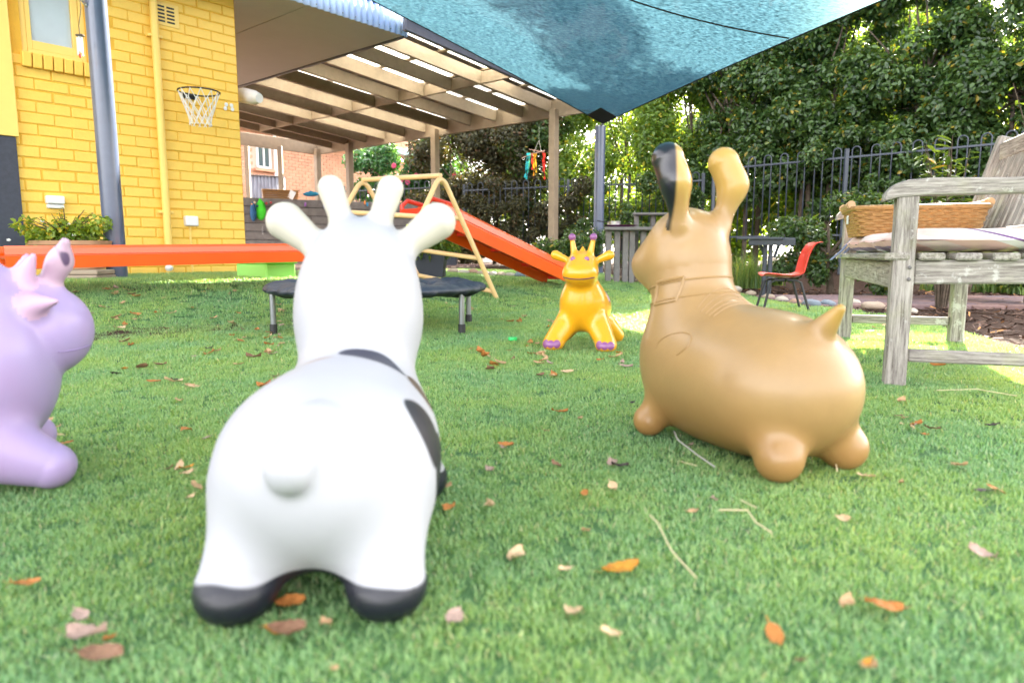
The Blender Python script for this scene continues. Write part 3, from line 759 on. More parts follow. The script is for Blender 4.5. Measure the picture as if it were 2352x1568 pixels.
for a_, b_ in (((0, 0), (1, 0)), ((0, 0), (0, 1))):
    pts = [sail_pt(a_[0]+(b_[0]-a_[0])*t, a_[1]+(b_[1]-a_[1])*t) for t in np.linspace(0, 1, 60)]
    MB().tube(pts, .007, 6).build('edge_cord', M['webbing'], sail, smooth=True)
# seam found where its line of sight meets the cloth
from mathutils.bvhtree import BVHTree
bv = BVHTree.FromPolygons([Vector(v) for v in V], Fc)
sm_pts = []
for t in np.linspace(0, 1, 40):
    px = 1840-(1840-1300)*t; py = 92-(92+55)*t+18*math.sin(math.pi*t)
    h = bv.ray_cast(Vector((0, 0, CAMH)), ray(px, py).normalized())
    if h[0] is not None: sm_pts.append(h[0]-Vector((0, 0, .004)))
if len(sm_pts) > 3: MB().tube(sm_pts, .006, 6).build('seam', M['webbing'], sail, smooth=True)
# corner patch and fittings
cp = MB(); g_ = []
for i in range(5):
    g_.append([sail_pt(i/4*.06, j/4*.06)-Vector((0, 0, .006)) for j in range(5)])
cv_ = [tuple(p) for r in g_ for p in r]; cf = [(i*5+j, (i+1)*5+j, (i+1)*5+j+1, i*5+j+1) for i in range(4) for j in range(4)]
MB().add(cv_, cf).build('corner_patch', M['webbing'], sail)
b2 = G(.945, 7.45); b2p = at(1373, 600, 9.05); b2 = G(b2p.x, b2p.y); t2 = at(1379, 292, 9.0)
p2 = pole('sail_pole', b2, t2+Vector((0, 0, .0)), .068, 'grey steel pole holding the low far corner of the blue sail')
MB().tube([C2+Vector((0, 0, -.0)), t2+Vector((0, -.03, .0))], .012, 8).build('shackle', M['galv'], sail)

# ================================================================== CLIMBING FRAME AND SLIDES
RF = gp(1141, 686); LF = gp(967, 645); LL = gp(695, 650); RL = RF+(LL-LF); RL.z = float(gz(RL.x, RL.y))
RAx = (RF+RL)/2; LAx = (LF+LL)/2; RAx.z = at(1003, 397, RAx.y).z; LAx.z = at(838, 407, LAx.y).z
cfm = thing('climbing_frame', 'cream painted tubular A frame climber behind the white bouncy cow', 'climbing frame')
def aframe(f1, ap, f2):
    d1 = (f1-ap).normalized(); d2 = (f2-ap).normalized(); pts = [f1]
    for t in np.linspace(0, 1, 7):
        a_ = ap+d1*.12; b_ = ap+d2*.12; pts.append(a_*(1-t)**2+(ap+Vector((0, 0, .012)))*2*t*(1-t)+b_*t*t)
    pts.append(f2); return pts
PR = .0185
MB().tube(aframe(RF, RAx, RL), PR, 12).build('leg_frame', M['cream_pipe'], cfm, smooth=True)
MB().tube(aframe(LF, LAx, LL), PR, 12).build('leg_frame', M['cream_pipe'], cfm, smooth=True)
MB().tube([RAx+Vector((0, 0, -.02)), LAx+Vector((0, 0, -.02))], PR, 12).build('rung', M['cream_pipe'], cfm, smooth=True)
for fr in (.06, .34, .66):
    MB().tube([RF.lerp(RAx, fr), LF.lerp(LAx, fr)], PR*.95, 12).build('rung', M['cream_pipe'], cfm, smooth=True)
    MB().tube([RL.lerp(RAx, fr), LL.lerp(LAx, fr)], PR*.95, 12).build('rung', M['cream_pipe'], cfm, smooth=True)
def slide(t, top, bot, wdt, hgt, side_ref, mat_a, mat_b, lip=.02):
    """channel section slide between two centre points; parts: bed, two side rails, cross ribs"""
    d = (bot-top); L = d.length; x = d.normalized(); y = Vector((0, 0, 1)).cross(x).normalized(); z = x.cross(y)
    bed = MB(); bed.beam(top+z*-.0, bot+z*-.0, wdt-.03, .018, up=tuple(z)); bed.build('bed', mat_b, t)
    for sg in (-1, 1):
        o = y*(sg*wdt/2); r = MB()
        # side rail profile: rounded lip on top, groove, web
        prof = [(-.012, hgt*.45), (.012, hgt*.5), (.030, hgt*.38), (.034, hgt*.12), (.027, hgt*.10), (.027, hgt*.05), (.032, hgt*.03), (.026, -hgt*.5), (.008, -hgt*.5), (.002, -hgt*.1), (-.012, hgt*.2)]
        poly = [top+o+y*(sg*a)+z*b for a, b in prof]; r.prism(poly if sg > 0 else poly[::-1], bot-top); r.build('side_rail', mat_a, t)
    for k in range(1, 4):
        c = top.lerp(bot, k/4)-z*.02; MB().beam(c-y*(wdt/2-.03), c+y*(wdt/2-.03), .03, .03, up=tuple(z)).build('rib', mat_b, t)
    return x, y, z
s2 = thing('slide', 'orange plastic slide running from the cream climber down to the turf beside the giraffe', 'slide')
fb = gp(1288, 655); top2 = RF.lerp(RAx, .66).lerp(LF.lerp(LAx, .66), .42); top2 = top2+Vector((0.02, .03, .02))
fdir = (fb-top2); fdir.z = 0; fdir.normalize(); fb2 = fb+Vector((0, 0, .085))
x, y, z = slide(s2, top2, fb2, .30, .165, None, M['orange'], M['red'])
# moulded top lip with hand grip
lp = MB(); a_ = top2+Vector((0, 0, .01))
for sg in (-1, 1):
    o = y*(sg*.15); lp.tube([a_+o+x*.22+z*.05, a_+o+x*.08+Vector((0, 0, .085)), a_+o-fdir*.10+Vector((0, 0, .09)), a_+o-fdir*.15+Vector((0, 0, .05)), a_+o-fdir*.15+Vector((0, 0, -.03))], .018, 10)
lp.build('hand_grip', M['red'], s2, smooth=True)
MB().beam(a_-fdir*.14-y*.15, a_-fdir*.14+y*.15, .05, .05).build('top_hook', M['red'], s2)
MB().beam(fb2-y*.15-z*.0+x*.01, fb2+y*.15+x*.01, .05, .06).build('foot_lip', M['red'], s2)
s1_ = thing('slide', 'long orange plastic slide lying level in front of the yellow house', 'slide')
a_ = at(760, 578, 4.95)+Vector((.0, .17, 0)); b_ = at(-60, 592, 3.62)+Vector((-.0, .2, 0))
slide(s1_, a_, b_, .34, .125, None, M['orange'], M['orange'])
MB().beam(a_, a_+(a_-b_).normalized()*.06, .33, .05).build('top_hook', M['orange'], s1_)
for f in (.985,):
    c = a_.lerp(b_, f); MB().beam(Vector((c.x, c.y, gz(c.x, c.y))), c-Vector((0, 0, .04)), .3, .04, up=(b_-a_).normalized()).build('support_leg', M['orange'], s1_)

# ================================================================== TRAMPOLINE
tn = gp(629, 768); tf = gp(668, 741); tn2 = gp(1061, 768); RT = (tn2.x-tn.x)/1.732; tc_ = Vector(((tn.x+tn2.x)/2, tn.y+RT*.5, 0))
tr = thing('trampoline', 'small round black mini trampoline on grey legs behind the white bouncy cow', 'trampoline', tc_)
RH = .222; Ro = RT+.032
V = []; Fc = []; n1 = 180; prof = []
for i in range(22):
    a = 2*math.pi*i/22; prof.append((Ro-.10+.105*math.cos(a), .030*math.sin(a)))
for k in range(n1):
    th = 2*math.pi*k/n1; seam = abs(math.sin(th*4)); wr = .004*math.sin(th*37+math.sin(th*9)*2)+.0035*math.sin(th*71+1.3+2*math.sin(th*13))+.007*(1-min(1, seam*7))*-1
    for j, (r, z) in enumerate(prof):
        ww = wr*(1+.8*math.sin(j*.9+th*5)); nx = math.cos(2*math.pi*j/22); nz = math.sin(2*math.pi*j/22)
        rr = r+ww*nx+.003*math.sin(th*23+j); zz = RH+z+ww*nz*1.3
        V.append((rr*math.cos(th), rr*math.sin(th), zz))
for k in range(n1):
    for j in range(22): Fc.append((k*22+j, ((k+1) % n1)*22+j, ((k+1) % n1)*22+(j+1) % 22, k*22+(j+1) % 22))
MB().add(V, Fc).build('pad', M['pad'], tr, smooth=True, angle=80)
MB().lathe([(Ro-.19, RH-.004), (Ro-.19, RH+.001)], 64).build('mat', M['black'], tr)
for k in range(6):
    a = math.radians(30+60*k); x_, y_ = RT*math.cos(a), RT*math.sin(a)
    lg = MB().tube([(x_, y_, .04), (x_, y_, RH-.01)], .0145, 16).build('leg', M['galv'], tr, smooth=True)
    MB().tube([(x_, y_, 0), (x_, y_, .052)], .0185, 16).build('rubber_foot', M['black'], lg, smooth=True)

# ================================================================== HOPPERS
def hopper(name, label, blob, lo, hi, loc, heading, mats, res=.0065, cat='bouncy toy'):
    t = thing(name, label, cat, loc, heading)
    objs = {}
    for nm, me in blob.parts(lo, hi, res).items():
        base = nm.split('#')[0]; me.name = base; o = link(base, me, mats.get(nm, mats.get(base, mats['body'])), t); objs[nm] = o
    return t, objs
# ---- white cow, seen from behind; local +Y is forward
cow = Blob()
cow.ell((0, -.035, .136), (.139, .165, .122), 'body')
cow.ell((0, .09, .138), (.124, .15, .116), 'body', .05)
cow.cap((0, .14, .17), (0, .195, .27), .085, .088, 'body', .035)
cow.ell((0, .205, .320), (.099, .095, .118), 'head', .035)
cow.ell((0, .255, .392), (.062, .07, .060), 'head', .06)
cow.ell((0, .33, .30), (.075, .09, .065), 'head', .04)
for sx in (-1, 1):
    cow.cap((sx*.062, -.09, .10), (sx*.083, -.155, .035), .062, .043, 'leg#%d' % sx, .035)
    cow.ell((sx*.083, -.158, .028), (.042, .046, .028), 'hoof#%d' % sx, .012)
    cow.cap((sx*.065, .16, .10), (sx*.09, .21, .035), .055, .042, 'leg#f%d' % sx, .035)
    cow.ell((sx*.092, .215, .028), (.042, .046, .029), 'hoof#f%d' % sx, .012)
    cow.cap((sx*.055, .235, .40), (sx*.122, .25, .452), .018, .031, 'ear#%d' % sx, .02)
    cow.cap((sx*.026, .24, .44), (sx*.048, .25, .505), .018, .021, 'horn#%d' % sx, .018)
cow.cap((.010, -.146, .214), (-.008, -.200, .180), .024, .0255, 'tail', .014)
white_m = spot_mat('white_vinyl', (.375, .375, .405), [
    ((.118, -.055, .178), (.045, .035, .042), (.012, .012, .02)), ((.145, -.03, .118), (.04, .05, .055), (.012, .012, .02)),
    ((.115, .075, .205), (.04, .04, .035), (.09, .06, .045)), ((.036, .072, .245), (.050, .018, .06), (.035, .035, .055)), ((-.055, .060, .240), (.034, .014, .06), (.30, .22, .18), .2), ((-.135, .06, .18), (.045, .09, .06), (.20, .13, .10)),
    *[((sx*.125, .25, .445), (.062, .07, .062), (.50, .465, .39), .16) for sx in (-1, 1)], *[((sx*.048, .25, .495), (.034, .06, .052), (.50, .465, .39), .16) for sx in (-1, 1)],
    ((0, -.15, 0), (.4, .2, .046), (.012, .013, .022)), ((0, .2, 0), (.4, .2, .046), (.012, .013, .022))], rough=.5, var=.06, edge=.035, warp=.012)
cream_m = mat('cream_vinyl', (.74, .67, .55), .5, var=.1, vscale=12)
hoof_m = mat('hoof_paint', (.012, .013, .022), .35, var=.3, bump=.05)
cg = gp(716, 1432)
cowt, cowo = hopper('bouncy_cow', 'white rubber bouncy cow seen from behind with black patches and dark hooves', cow, (-.17, -.27, -.01), (.17, .46, .56), (cg.x-.012, cg.y+.175, 0), math.radians(3),
                    {'body': white_m, 'head': white_m, 'leg': white_m, 'hoof': hoof_m, 'ear': white_m, 'horn': white_m, 'tail': white_m}, .006)
# ---- tan dog
dog = Blob()
dog.ell((0, -.075, .150), (.153, .172, .143), 'body')
dog.ell((0, .09, .152), (.134, .165, .145), 'body', .08)
dog.cap((0, .13, .22), (0, .165, .36), .105, .080, 'body', .06)
dog.ell((0, .18, .408), (.086, .088, .093), 'head', .05)
dog.ell((0, .255, .375), (.068, .085, .060), 'head', .05)
for sx in (-1, 1):
    dog.cap((sx*.07, -.15, .075), (sx*.083, -.182, .043), .036, .043, 'foot#%d' % sx, .035)
    dog.cap((sx*.08, .15, .075), (sx*.100, .165, .037), .030, .035, 'foot#f%d' % sx, .03)
    dog.cap((sx*.057, .135, .465), (sx*.079, .126, .548), .021, .021, 'ear#%d' % sx, .03)
    dog.cap((sx*.079, .126, .548), (sx*.076-.010, .144, .596), .021, .0335, 'ear#%d' % sx, .05)
dog.cap((0, -.17, .245), (0, -.222, .306), .032, .009, 'tail', .02)
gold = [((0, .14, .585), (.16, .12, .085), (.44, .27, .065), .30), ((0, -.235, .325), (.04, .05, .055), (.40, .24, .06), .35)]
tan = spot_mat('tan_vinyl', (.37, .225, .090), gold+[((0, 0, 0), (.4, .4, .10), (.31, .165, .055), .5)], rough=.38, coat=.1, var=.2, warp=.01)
ear_l = spot_mat('tan_ear', (.37, .225, .090), gold[:1]+[((-.300, .257, .56), (.256, .256, .60), (.012, .012, .018), .012)], rough=.28, coat=.35, var=.15, warp=.001)
ear_r = tan
HD = math.radians(26)
dg = gp(1790, 1110); Rz = Matrix.Rotation(HD, 3, 'Z'); dloc = Vector((dg.x, dg.y+.005, 0))-Rz @ Vector((-.085, -.185, 0))
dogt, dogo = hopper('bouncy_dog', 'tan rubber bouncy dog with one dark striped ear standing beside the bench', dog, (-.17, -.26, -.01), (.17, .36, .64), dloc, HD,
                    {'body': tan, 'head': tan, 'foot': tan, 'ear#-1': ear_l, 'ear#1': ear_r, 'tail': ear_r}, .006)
def ring_on(blob, c, nrm, rad, n=72):
    c = Vector(c); nrm = Vector(nrm).normalized(); u = nrm.cross(Vector((1, 0, 0))).normalized(); v = nrm.cross(u); out = []
    for k in range(n):
        a = 2*math.pi*k/n; d = u*math.cos(a)+v*math.sin(a); h = blob.hit(c+d*rad, -d); out.append((h or c+d*.08))
    return out
for dz in (.0, .036):
    MB().tube(ring_on(dog, (0, .158, .298+dz), (0, .22, 1), .3), .0022, 6, closed=True).build('collar_edge', tan, dogt, smooth=True)
def curve_on(blob, pts, r, nm, m, par, view=None, closed=False):
    out = []
    for o_, d_ in pts:
        h = blob.hit(o_, d_)
        if h is not None: out.append(h)
    if len(out) > 2: return MB().tube(out, r, 6, closed=closed).build(nm, m, par, smooth=True)
# buckle on the left of the neck
bk = []
for a, b in [(-.03, -.006), (.03, -.006), (.03, .042), (-.03, .042)]:
    bk.append((a, b))
pts = []
for i in range(4):
    a0, b0 = bk[i]; a1, b1_ = bk[(i+1) % 4]
    for t in np.linspace(0, 1, 7)[:-1]:
        yy = .135+(a0+(a1-a0)*t); zz = .298+(b0+(b1_-b0)*t)-.22*(yy-.158); pts.append(((-.3, yy, zz), (1, 0, 0)))
curve_on(dog, pts, .0038, 'buckle', tan, dogt, closed=True)
pts = [((-.3, .06+.045*math.cos(a)-.02*math.sin(a), .235+.028*math.sin(a)), (1, 0, -.1)) for a in np.linspace(-.5, 3.8, 26)]
curve_on(dog, pts, .0018, 'moulded_bone', tan, dogt)
for k in range(5):
    pts = [((x_, .085-.012*k, .5), (0, -.15, -1)) for x_ in np.linspace(-.075, .075, 13)]
    curve_on(dog, pts, .0014, 'neck_crease', tan, dogt)
# ---- yellow giraffe facing the lens
gir = Blob()
gir.ell((0, -.03, .17), (.108, .14, .10), 'body')
gir.ell((0, .07, .185), (.092, .10, .105), 'body', .06)
gir.cap((0, .09, .23), (0, .12, .30), .072, .060, 'body', .05)
gir.ell((0, .125, .345), (.066, .068, .062), 'head', .03)
gir.ell((0, .175, .322), (.072, .066, .052), 'head', .03)
gir.cap((0, .11, .405), (0, .105, .425), .014, .006, 'mane', .012)
for sx in (-1, 1):
    gir.cap((sx*.065, .10, .11), (sx*.105, .155, .045), .05, .042, 'leg#%d' % sx, .03)
    gir.ell((sx*.110, .170, .030), (.043, .048, .030), 'foot#%d' % sx, .015)
    gir.cap((sx*.075, -.13, .09), (sx*.118, -.17, .035), .045, .036, 'leg#b%d' % sx, .03)
    gir.cap((sx*.058, .115, .372), (sx*.112, .115, .395), .012, .020, 'ear#%d' % sx, .012)
    gir.cap((sx*.032, .115, .395), (sx*.042, .11, .450), .015, .010, 'horn#%d' % sx, .015)
    gir.ell((sx*.044, .11, .468), (.0155, .0155, .0155), 'horn_tip#%d' % sx, .003)
yv = spot_mat('yellow_vinyl', (.76, .36, .012), [((-.088, .01, .225), (.05, .034, .032), (.25, .08, .24)), ((.115, .0, .2), (.03, .025, .03), (.25, .08, .24)), ((-.1, -.09, .23), (.03, .03, .03), (.25, .08, .24))], rough=.28, coat=.35, var=.12, edge=.04, warp=.002)
pur = mat('purple_vinyl', (.26, .085, .24), .35, var=.15, coat=.2)
ft = {}
for sx in (-1, 1):
    ft[sx] = spot_mat('giraffe_foot', (.76, .36, .012), [((sx*.11-.026, .212, .036), (.017, .022, .02), (.26, .085, .24)), ((sx*.11+.002, .222, .036), (.017, .022, .02), (.26, .085, .24)), ((sx*.11+.028, .208, .036), (.017, .022, .02), (.26, .085, .24))], rough=.28, coat=.35, edge=.05, warp=.0)
gl_ = gp(1340, 806); gh = math.pi+math.radians(-14)
girt, giro = hopper('bouncy_giraffe', 'yellow rubber bouncy giraffe with purple horn tips facing the lens', gir, (-.18, -.23, -.01), (.18, .26, .50), (gl_.x+.02, gl_.y+.13, 0), gh,
                    {'body': yv, 'head': yv, 'leg': yv, 'foot': yv, 'foot#-1': ft[-1], 'foot#1': ft[1], 'ear': yv, 'horn': yv, 'horn_tip': pur, 'mane': yv}, .006)
curve_on(gir, [((x_, .5, .300+.9*x_*x_*2.0), (0, -1, 0)) for x_ in np.linspace(-.062, .062, 25)], .0022, 'mouth', mat('dark_purple', (.09, .02, .06), .5), girt)
for sx in (-1, 1):
    h = gir.hit((sx*.028, .5, .378), (0, -1, 0)); MB().ball(h, (.0105, .004, .0115)).build('eye', pur, girt, smooth=True)
# ---- purple horned toy cut by the left edge; faces away to the right
dino = Blob()
dino.ell((0, -.045, .168), (.162, .190, .160), 'body')
dino.ell((0, .06, .20), (.138, .14, .155), 'body', .07)
dino.cap((0, .05, .24), (0, .055, .310), .115, .100, 'body', .05)
dino.ell((0, .168, .262), (.080, .090, .086), 'head', .010)
for sx in (-1, 1):
    dino.cap((sx*.09, .07, .09), (sx*.132, .160, .042), .066, .038, 'foot#%d' % sx, .03)
    dino.cap((sx*.09, -.15, .09), (sx*.12, -.2, .035), .055, .035, 'foot#b%d' % sx, .03)
lil = mat('lilac_vinyl', (.35, .28, .50), .42, .5, col2=(.38, .26, .45), vscale=3, coat=.1, grime=.05)
pinkm = mat('pink_vinyl', (.55, .36, .50), .45, var=.1)
hornm_unused = None and spot_mat('worn_horn', (.62, .40, .55), [((.03, .19, .385), (.05, .025, .05), (.06, .06, .12)), ((.075, .235, .415), (.02, .02, .03), (.08, .06, .12)), ((-.07, .20, .38), (.03, .03, .04), (.08, .06, .12))], var=.15, warp=.03, edge=.12)
df = gp(105, 1140); dh = math.radians(-50); Rd = Matrix.Rotation(dh, 3, 'Z'); dl = Vector((df.x, df.y, 0))-Rd @ Vector((.135, .165, 0))
DL = Vector((dl.x, dl.y+.03, 0)); toL = lambda p: tuple(Rd.transposed() @ (p-DL))
for (a_, b_, Y_, r_) in (((45, 660), (76, 588), 1.20, .032), ((78, 700), (128, 692), 1.17, .026)):
    A_ = toL(at(*a_, Y_)); B_ = toL(at(*b_, Y_-.01)); print('spike', A_, B_)
    for sg in (1, -1): dino.cap((sg*A_[0], A_[1], A_[2]), (sg*B_[0], B_[1], B_[2]), r_*.75, .005, 'frill_spike#w%d%d' % (b_[0], sg), .025)
h0_, h1_, h2_ = [toL(at(*q, Y_)) for q, Y_ in (((112, 655), 1.24), ((138, 600), 1.24), ((150, 556), 1.23))]; print('horn', h0_, h1_, h2_)
dino.cap(h0_, h1_, .019, .015, 'horn', .02); dino.cap(h1_, h2_, .015, .008, 'horn', .03)
hornm = spot_mat('worn_horn', (.50, .34, .44), [(tuple(Vector(h0_).lerp(Vector(h1_), .5)+Rd.transposed() @ Vector((-.022, -.01, 0))), (.016, .022, .03), (.05, .06, .12)), (tuple(Vector(h1_)+Rd.transposed() @ Vector((.014, -.015, .01))), (.008, .01, .022), (.10, .06, .12))], var=.15, warp=.02, edge=.2)
dinot, dinoo = hopper('bouncy_dinosaur', 'lilac rubber bouncy horned dinosaur cut off by the left edge of the photo', dino, (-.26, -.30, -.01), (.26, .34, .50), (dl.x, dl.y+.03, 0), dh,
                      {'body': lil, 'head': lil, 'foot': lil, 'frill_spike': pinkm, 'horn': hornm}, .006)
curve_on(dino, [((.5, y_, .228+.25*(y_-.20)**2*8), (-1, 0, 0)) for y_ in np.linspace(.19, .245, 10)], .0016, 'mouth', mat('mouth_line', (.27, .20, .38), .6), dinot)

# ================================================================== BENCH
bn0 = gp(2052, 884); av = Vector((.33, .944, 0)).normalized(); bvv = Vector((av.y, -av.x, 0)); BL = 1.24
def Bp(l, d, z): p = bn0+av*l+bvv*d; return Vector((p.x, p.y, z))
def wood_piece(nm, p0, p1, w_, h_, par, up=(0, 0, 1), ch=.005):
    p0 = Vector(p0); p1 = Vector(p1); L = (p1-p0).length; x = (p1-p0).normalized(); z = Vector(up); y = z.cross(x).normalized(); z = x.cross(y)
    me = MB().cbox((0, 0, 0), (L, w_, h_), ch).mesh(nm); o = link(nm, me, M['wood_grain'], par); o.matrix_local = Matrix.Translation((p0+p1)/2) @ Matrix((x, y, z)).transposed().to_4x4(); return o
def wood_grain():
    m = bpy.data.materials.new('weathered_teak_grain'); m.use_nodes = True; n = m.node_tree.nodes; L = m.node_tree.links; b = n['Principled BSDF']; b.inputs['Roughness'].default_value = .85; b.inputs['Specular IOR Level'].default_value = .2
    tc = n.new('ShaderNodeTexCoord'); oi = n.new('ShaderNodeObjectInfo'); ad = n.new('ShaderNodeVectorMath'); ad.operation = 'ADD'; L.new(tc.outputs['Object'], ad.inputs[0]); L.new(oi.outputs['Location'], ad.inputs[1])
    mp = n.new('ShaderNodeMapping'); mp.inputs['Scale'].default_value = (2.2, 34, 34); L.new(ad.outputs[0], mp.inputs[0])
    n1 = n.new('ShaderNodeTexNoise'); n1.inputs['Scale'].default_value = 3.2; n1.inputs['Detail'].default_value = 9; n1.inputs['Roughness'].default_value = .78; L.new(mp.outputs[0], n1.inputs['Vector'])
    cr = n.new('ShaderNodeValToRGB'); L.new(n1.outputs[0], cr.inputs[0]); e = cr.color_ramp.elements; e[0].position = .38; e[0].color = (.13, .11, .10, 1); e[1].position = .62; e[1].color = (.42, .385, .35, 1); q = e.new(.5); q.color = (.29, .262, .238, 1)
    n2 = n.new('ShaderNodeTexNoise'); n2.inputs['Scale'].default_value = 13; n2.inputs['Detail'].default_value = 7; n2.inputs['Roughness'].default_value = .7; L.new(ad.outputs[0], n2.inputs['Vector'])
    r2 = n.new('ShaderNodeValToRGB'); L.new(n2.outputs[0], r2.inputs[0]); r2.color_ramp.elements[0].position = .58; r2.color_ramp.elements[1].position = .63
    mx = n.new('ShaderNodeMix'); mx.data_type = 'RGBA'; L.new(cr.outputs[0], mx.inputs[6]); mx.inputs[7].default_value = (.58, .57, .54, 1)
    mu = n.new('ShaderNodeMath'); mu.operation = 'MULTIPLY'; mu.inputs[1].default_value = .6; L.new(r2.outputs[0], mu.inputs[0]); L.new(mu.outputs[0], mx.inputs[0])
    n3 = n.new('ShaderNodeTexNoise'); n3.inputs['Scale'].default_value = 6; n3.inputs['Detail'].default_value = 6; L.new(ad.outputs[0], n3.inputs['Vector'])
    r3 = n.new('ShaderNodeValToRGB'); L.new(n3.outputs[0], r3.inputs[0]); r3.color_ramp.elements[0].position = .56; r3.color_ramp.elements[1].position = .72
    m2 = n.new('ShaderNodeMix'); m2.data_type = 'RGBA'; L.new(mx.outputs[2], m2.inputs[6]); m2.inputs[7].default_value = (.30, .32, .10, 1)
    mu2 = n.new('ShaderNodeMath'); mu2.operation = 'MULTIPLY'; mu2.inputs[1].default_value = .28; L.new(r3.outputs[0], mu2.inputs[0]); L.new(mu2.outputs[0], m2.inputs[0])
    L.new(m2.outputs[2], b.inputs['Base Color'])
    bp = n.new('ShaderNodeBump'); bp.inputs['Strength'].default_value = .5; bp.inputs['Distance'].default_value = .004; L.new(n1.outputs[0], bp.inputs['Height']); L.new(bp.outputs[0], b.inputs['Normal'])
    return m
M['wood_grain'] = wood_grain()
bench = thing('garden_bench', 'weathered grey timber garden bench with arms at the right edge of the lawn', 'bench')
LW = .058; SD = .46; AH = .615
for l in (0, BL): 
    wood_piece('leg', Bp(l, 0, 0), Bp(l, 0, AH-.045), LW, LW, bench, up=tuple(av))
    zr = float(gz(*Bp(l, SD, 0).xy))
    wood_piece('rear_leg', Bp(l, SD, 0), Bp(l, SD, .42), LW, LW, bench, up=tuple(av))
    wood_piece('back_post', Bp(l, SD, .42), Bp(l, SD+.13, .90), LW, .05, bench, up=tuple(av))
    # arm with rounded drooping front
    poly = []
    top = [(-.065, AH-.062), (-.06, AH-.035), (-.04, AH-.012), (-.005, AH+.0), (.06, AH+.004), (.25, AH-.002), (SD+.06, AH-.0)]
    bot = [(SD+.06, AH-.045), (.25, AH-.046), (.05, AH-.045), (-.03, AH-.052)]
    me = MB(); c = Bp(l, 0, 0)
    R_ = Matrix((bvv, av, Vector((0, 0, 1)))).transposed()
    me.prism([Vector((d_, -.034, z_)) for d_, z_ in top+bot], (0, .068, 0)); mm = me.mesh('arm'); o = link('arm', mm, M['wood_grain'], bench); o.matrix_local = Matrix.Translation(Bp(l, 0, 0)) @ R_.to_4x4()
    bv_ = o.modifiers.new('b', 'BEVEL'); bv_.width = .006; bv_.segments = 2
    wood_piece('side_rail', Bp(l, .03, .345), Bp(l, SD-.03, .352), .03, .07, bench)
    wood_piece('stretcher', Bp(l, .03, .095), Bp(l, SD-.03, .095), .03, .038, bench)
wood_piece('front_rail', Bp(.03, .0, .335), Bp(BL-.03, .0, .335), .03, .085, bench)
for k in range(6):
    d_ = -.02+k*.092; wood_piece('seat_slat', Bp(-.035, d_, .392), Bp(BL+.035, d_, .392), .066, .022, bench)
tilt = Vector((bvv.x*.13, bvv.y*.13, .48)).normalized()
wood_piece('back_rail', Bp(.03, SD+.005, .47), Bp(BL-.03, SD+.005, .47), .03, .06, bench)
wood_piece('back_rail', Bp(.03, SD+.115, .835), Bp(BL-.03, SD+.115, .835), .03, .075, bench)
for k in range(17):
    l = .075+k*(BL-.15)/16; wood_piece('back_slat', Bp(l, SD+.014, .495), Bp(l, SD+.108, .80), .014, .044, bench, up=tuple(av))
for l in (0,):
    for z_ in (.36, .325):
        MB().ball(Bp(l, .0, z_)-av*.031+bvv*.015, (.006, .006, .006), 8, 5).build('dowel', M['timber_g'], bench)
# cushion (two parts of the same striped pad)
def cushion_mat():
    m = bpy.data.materials.new('striped_cushion'); m.use_nodes = True; n = m.node_tree.nodes; L = m.node_tree.links; b = n['Principled BSDF']; b.inputs['Roughness'].default_value = .8; b.inputs['Sheen Weight'].default_value = .2
    tc = n.new('ShaderNodeTexCoord'); sx = n.new('ShaderNodeSeparateXYZ'); L.new(tc.outputs['UV'], sx.inputs[0]); cr = n.new('ShaderNodeValToRGB'); cr.color_ramp.interpolation = 'CONSTANT'; L.new(sx.outputs[1], cr.inputs[0])
    st = [(0, (.75, .75, .76)), (.12, (.12, .05, .16)), (.15, (.74, .44, .38)), (.24, (.78, .60, .56)), (.36, (.78, .50, .43)), (.52, (.78, .75, .74)), (.59, (.14, .05, .18)), (.62, (.78, .75, .74)), (.72, (.78, .44, .36)), (.84, (.2, .32, .38)), (.9, (.78, .75, .74))]
    e = cr.color_ramp.elements; e[0].position = 0; e[0].color = (*st[0][1], 1); e[1].position = st[1][0]; e[1].color = (*st[1][1], 1)
    for p, c in st[2:]: q = e.new(p); q.color = (*c, 1)
    L.new(cr.outputs[0], b.inputs['Base Color']); no = n.new('ShaderNodeTexNoise'); no.inputs['Scale'].default_value = 14; L.new(tc.outputs['Object'], no.inputs['Vector']); bp = n.new('ShaderNodeBump'); bp.inputs['Strength'].default_value = .4; bp.inputs['Distance'].default_value = .01; L.new(no.outputs[0], bp.inputs['Height']); L.new(bp.outputs[0], b.inputs['Normal'])
    return m
cush = thing('bench_cushion', 'long striped pink and purple seat cushion with grey ties on the bench', 'cushion')
nx_, ny_ = 60, 24; V = []; Fc = []; uv = []
def cu_pt(i, j, side):
    s = i/nx_; t = j/ny_; ex_ = (1-abs(2*s-1)**10)**.5 if abs(2*s-1) < 1 else 0; et = (1-abs(2*t-1)**8)**.5 if abs(2*t-1) < 1 else 0
    th = .036*ex_*et*(.72+.28*abs(math.sin(s*math.pi*5)))+.002*math.sin(s*60+t*9)
    th = max(th, .0); return Bp(.0+(BL+.0)*s, -.03+.49*t+.006*math.sin(s*22), .440+side*th+.003*math.sin(s*17))
for side in (1, -1):
    for i in range(nx_+1):
        for j in range(ny_+1): V.append(tuple(cu_pt(i, j, side))); uv.append((i/nx_, (j/ny_*.62+.18) if side > 0 else (.18+j/ny_*.62)))
K_ = (nx_+1)*(ny_+1)
for i in range(nx_):
    for j in range(ny_):
        q = (i*(ny_+1)+j, (i+1)*(ny_+1)+j, (i+1)*(ny_+1)+j+1, i*(ny_+1)+j+1); Fc.append(q[::-1]); Fc.append(tuple(K_+k for k in q))
me = bpy.data.meshes.new('pad'); me.from_pydata(V, [], Fc); ul = me.uv_layers.new(name='UVMap')
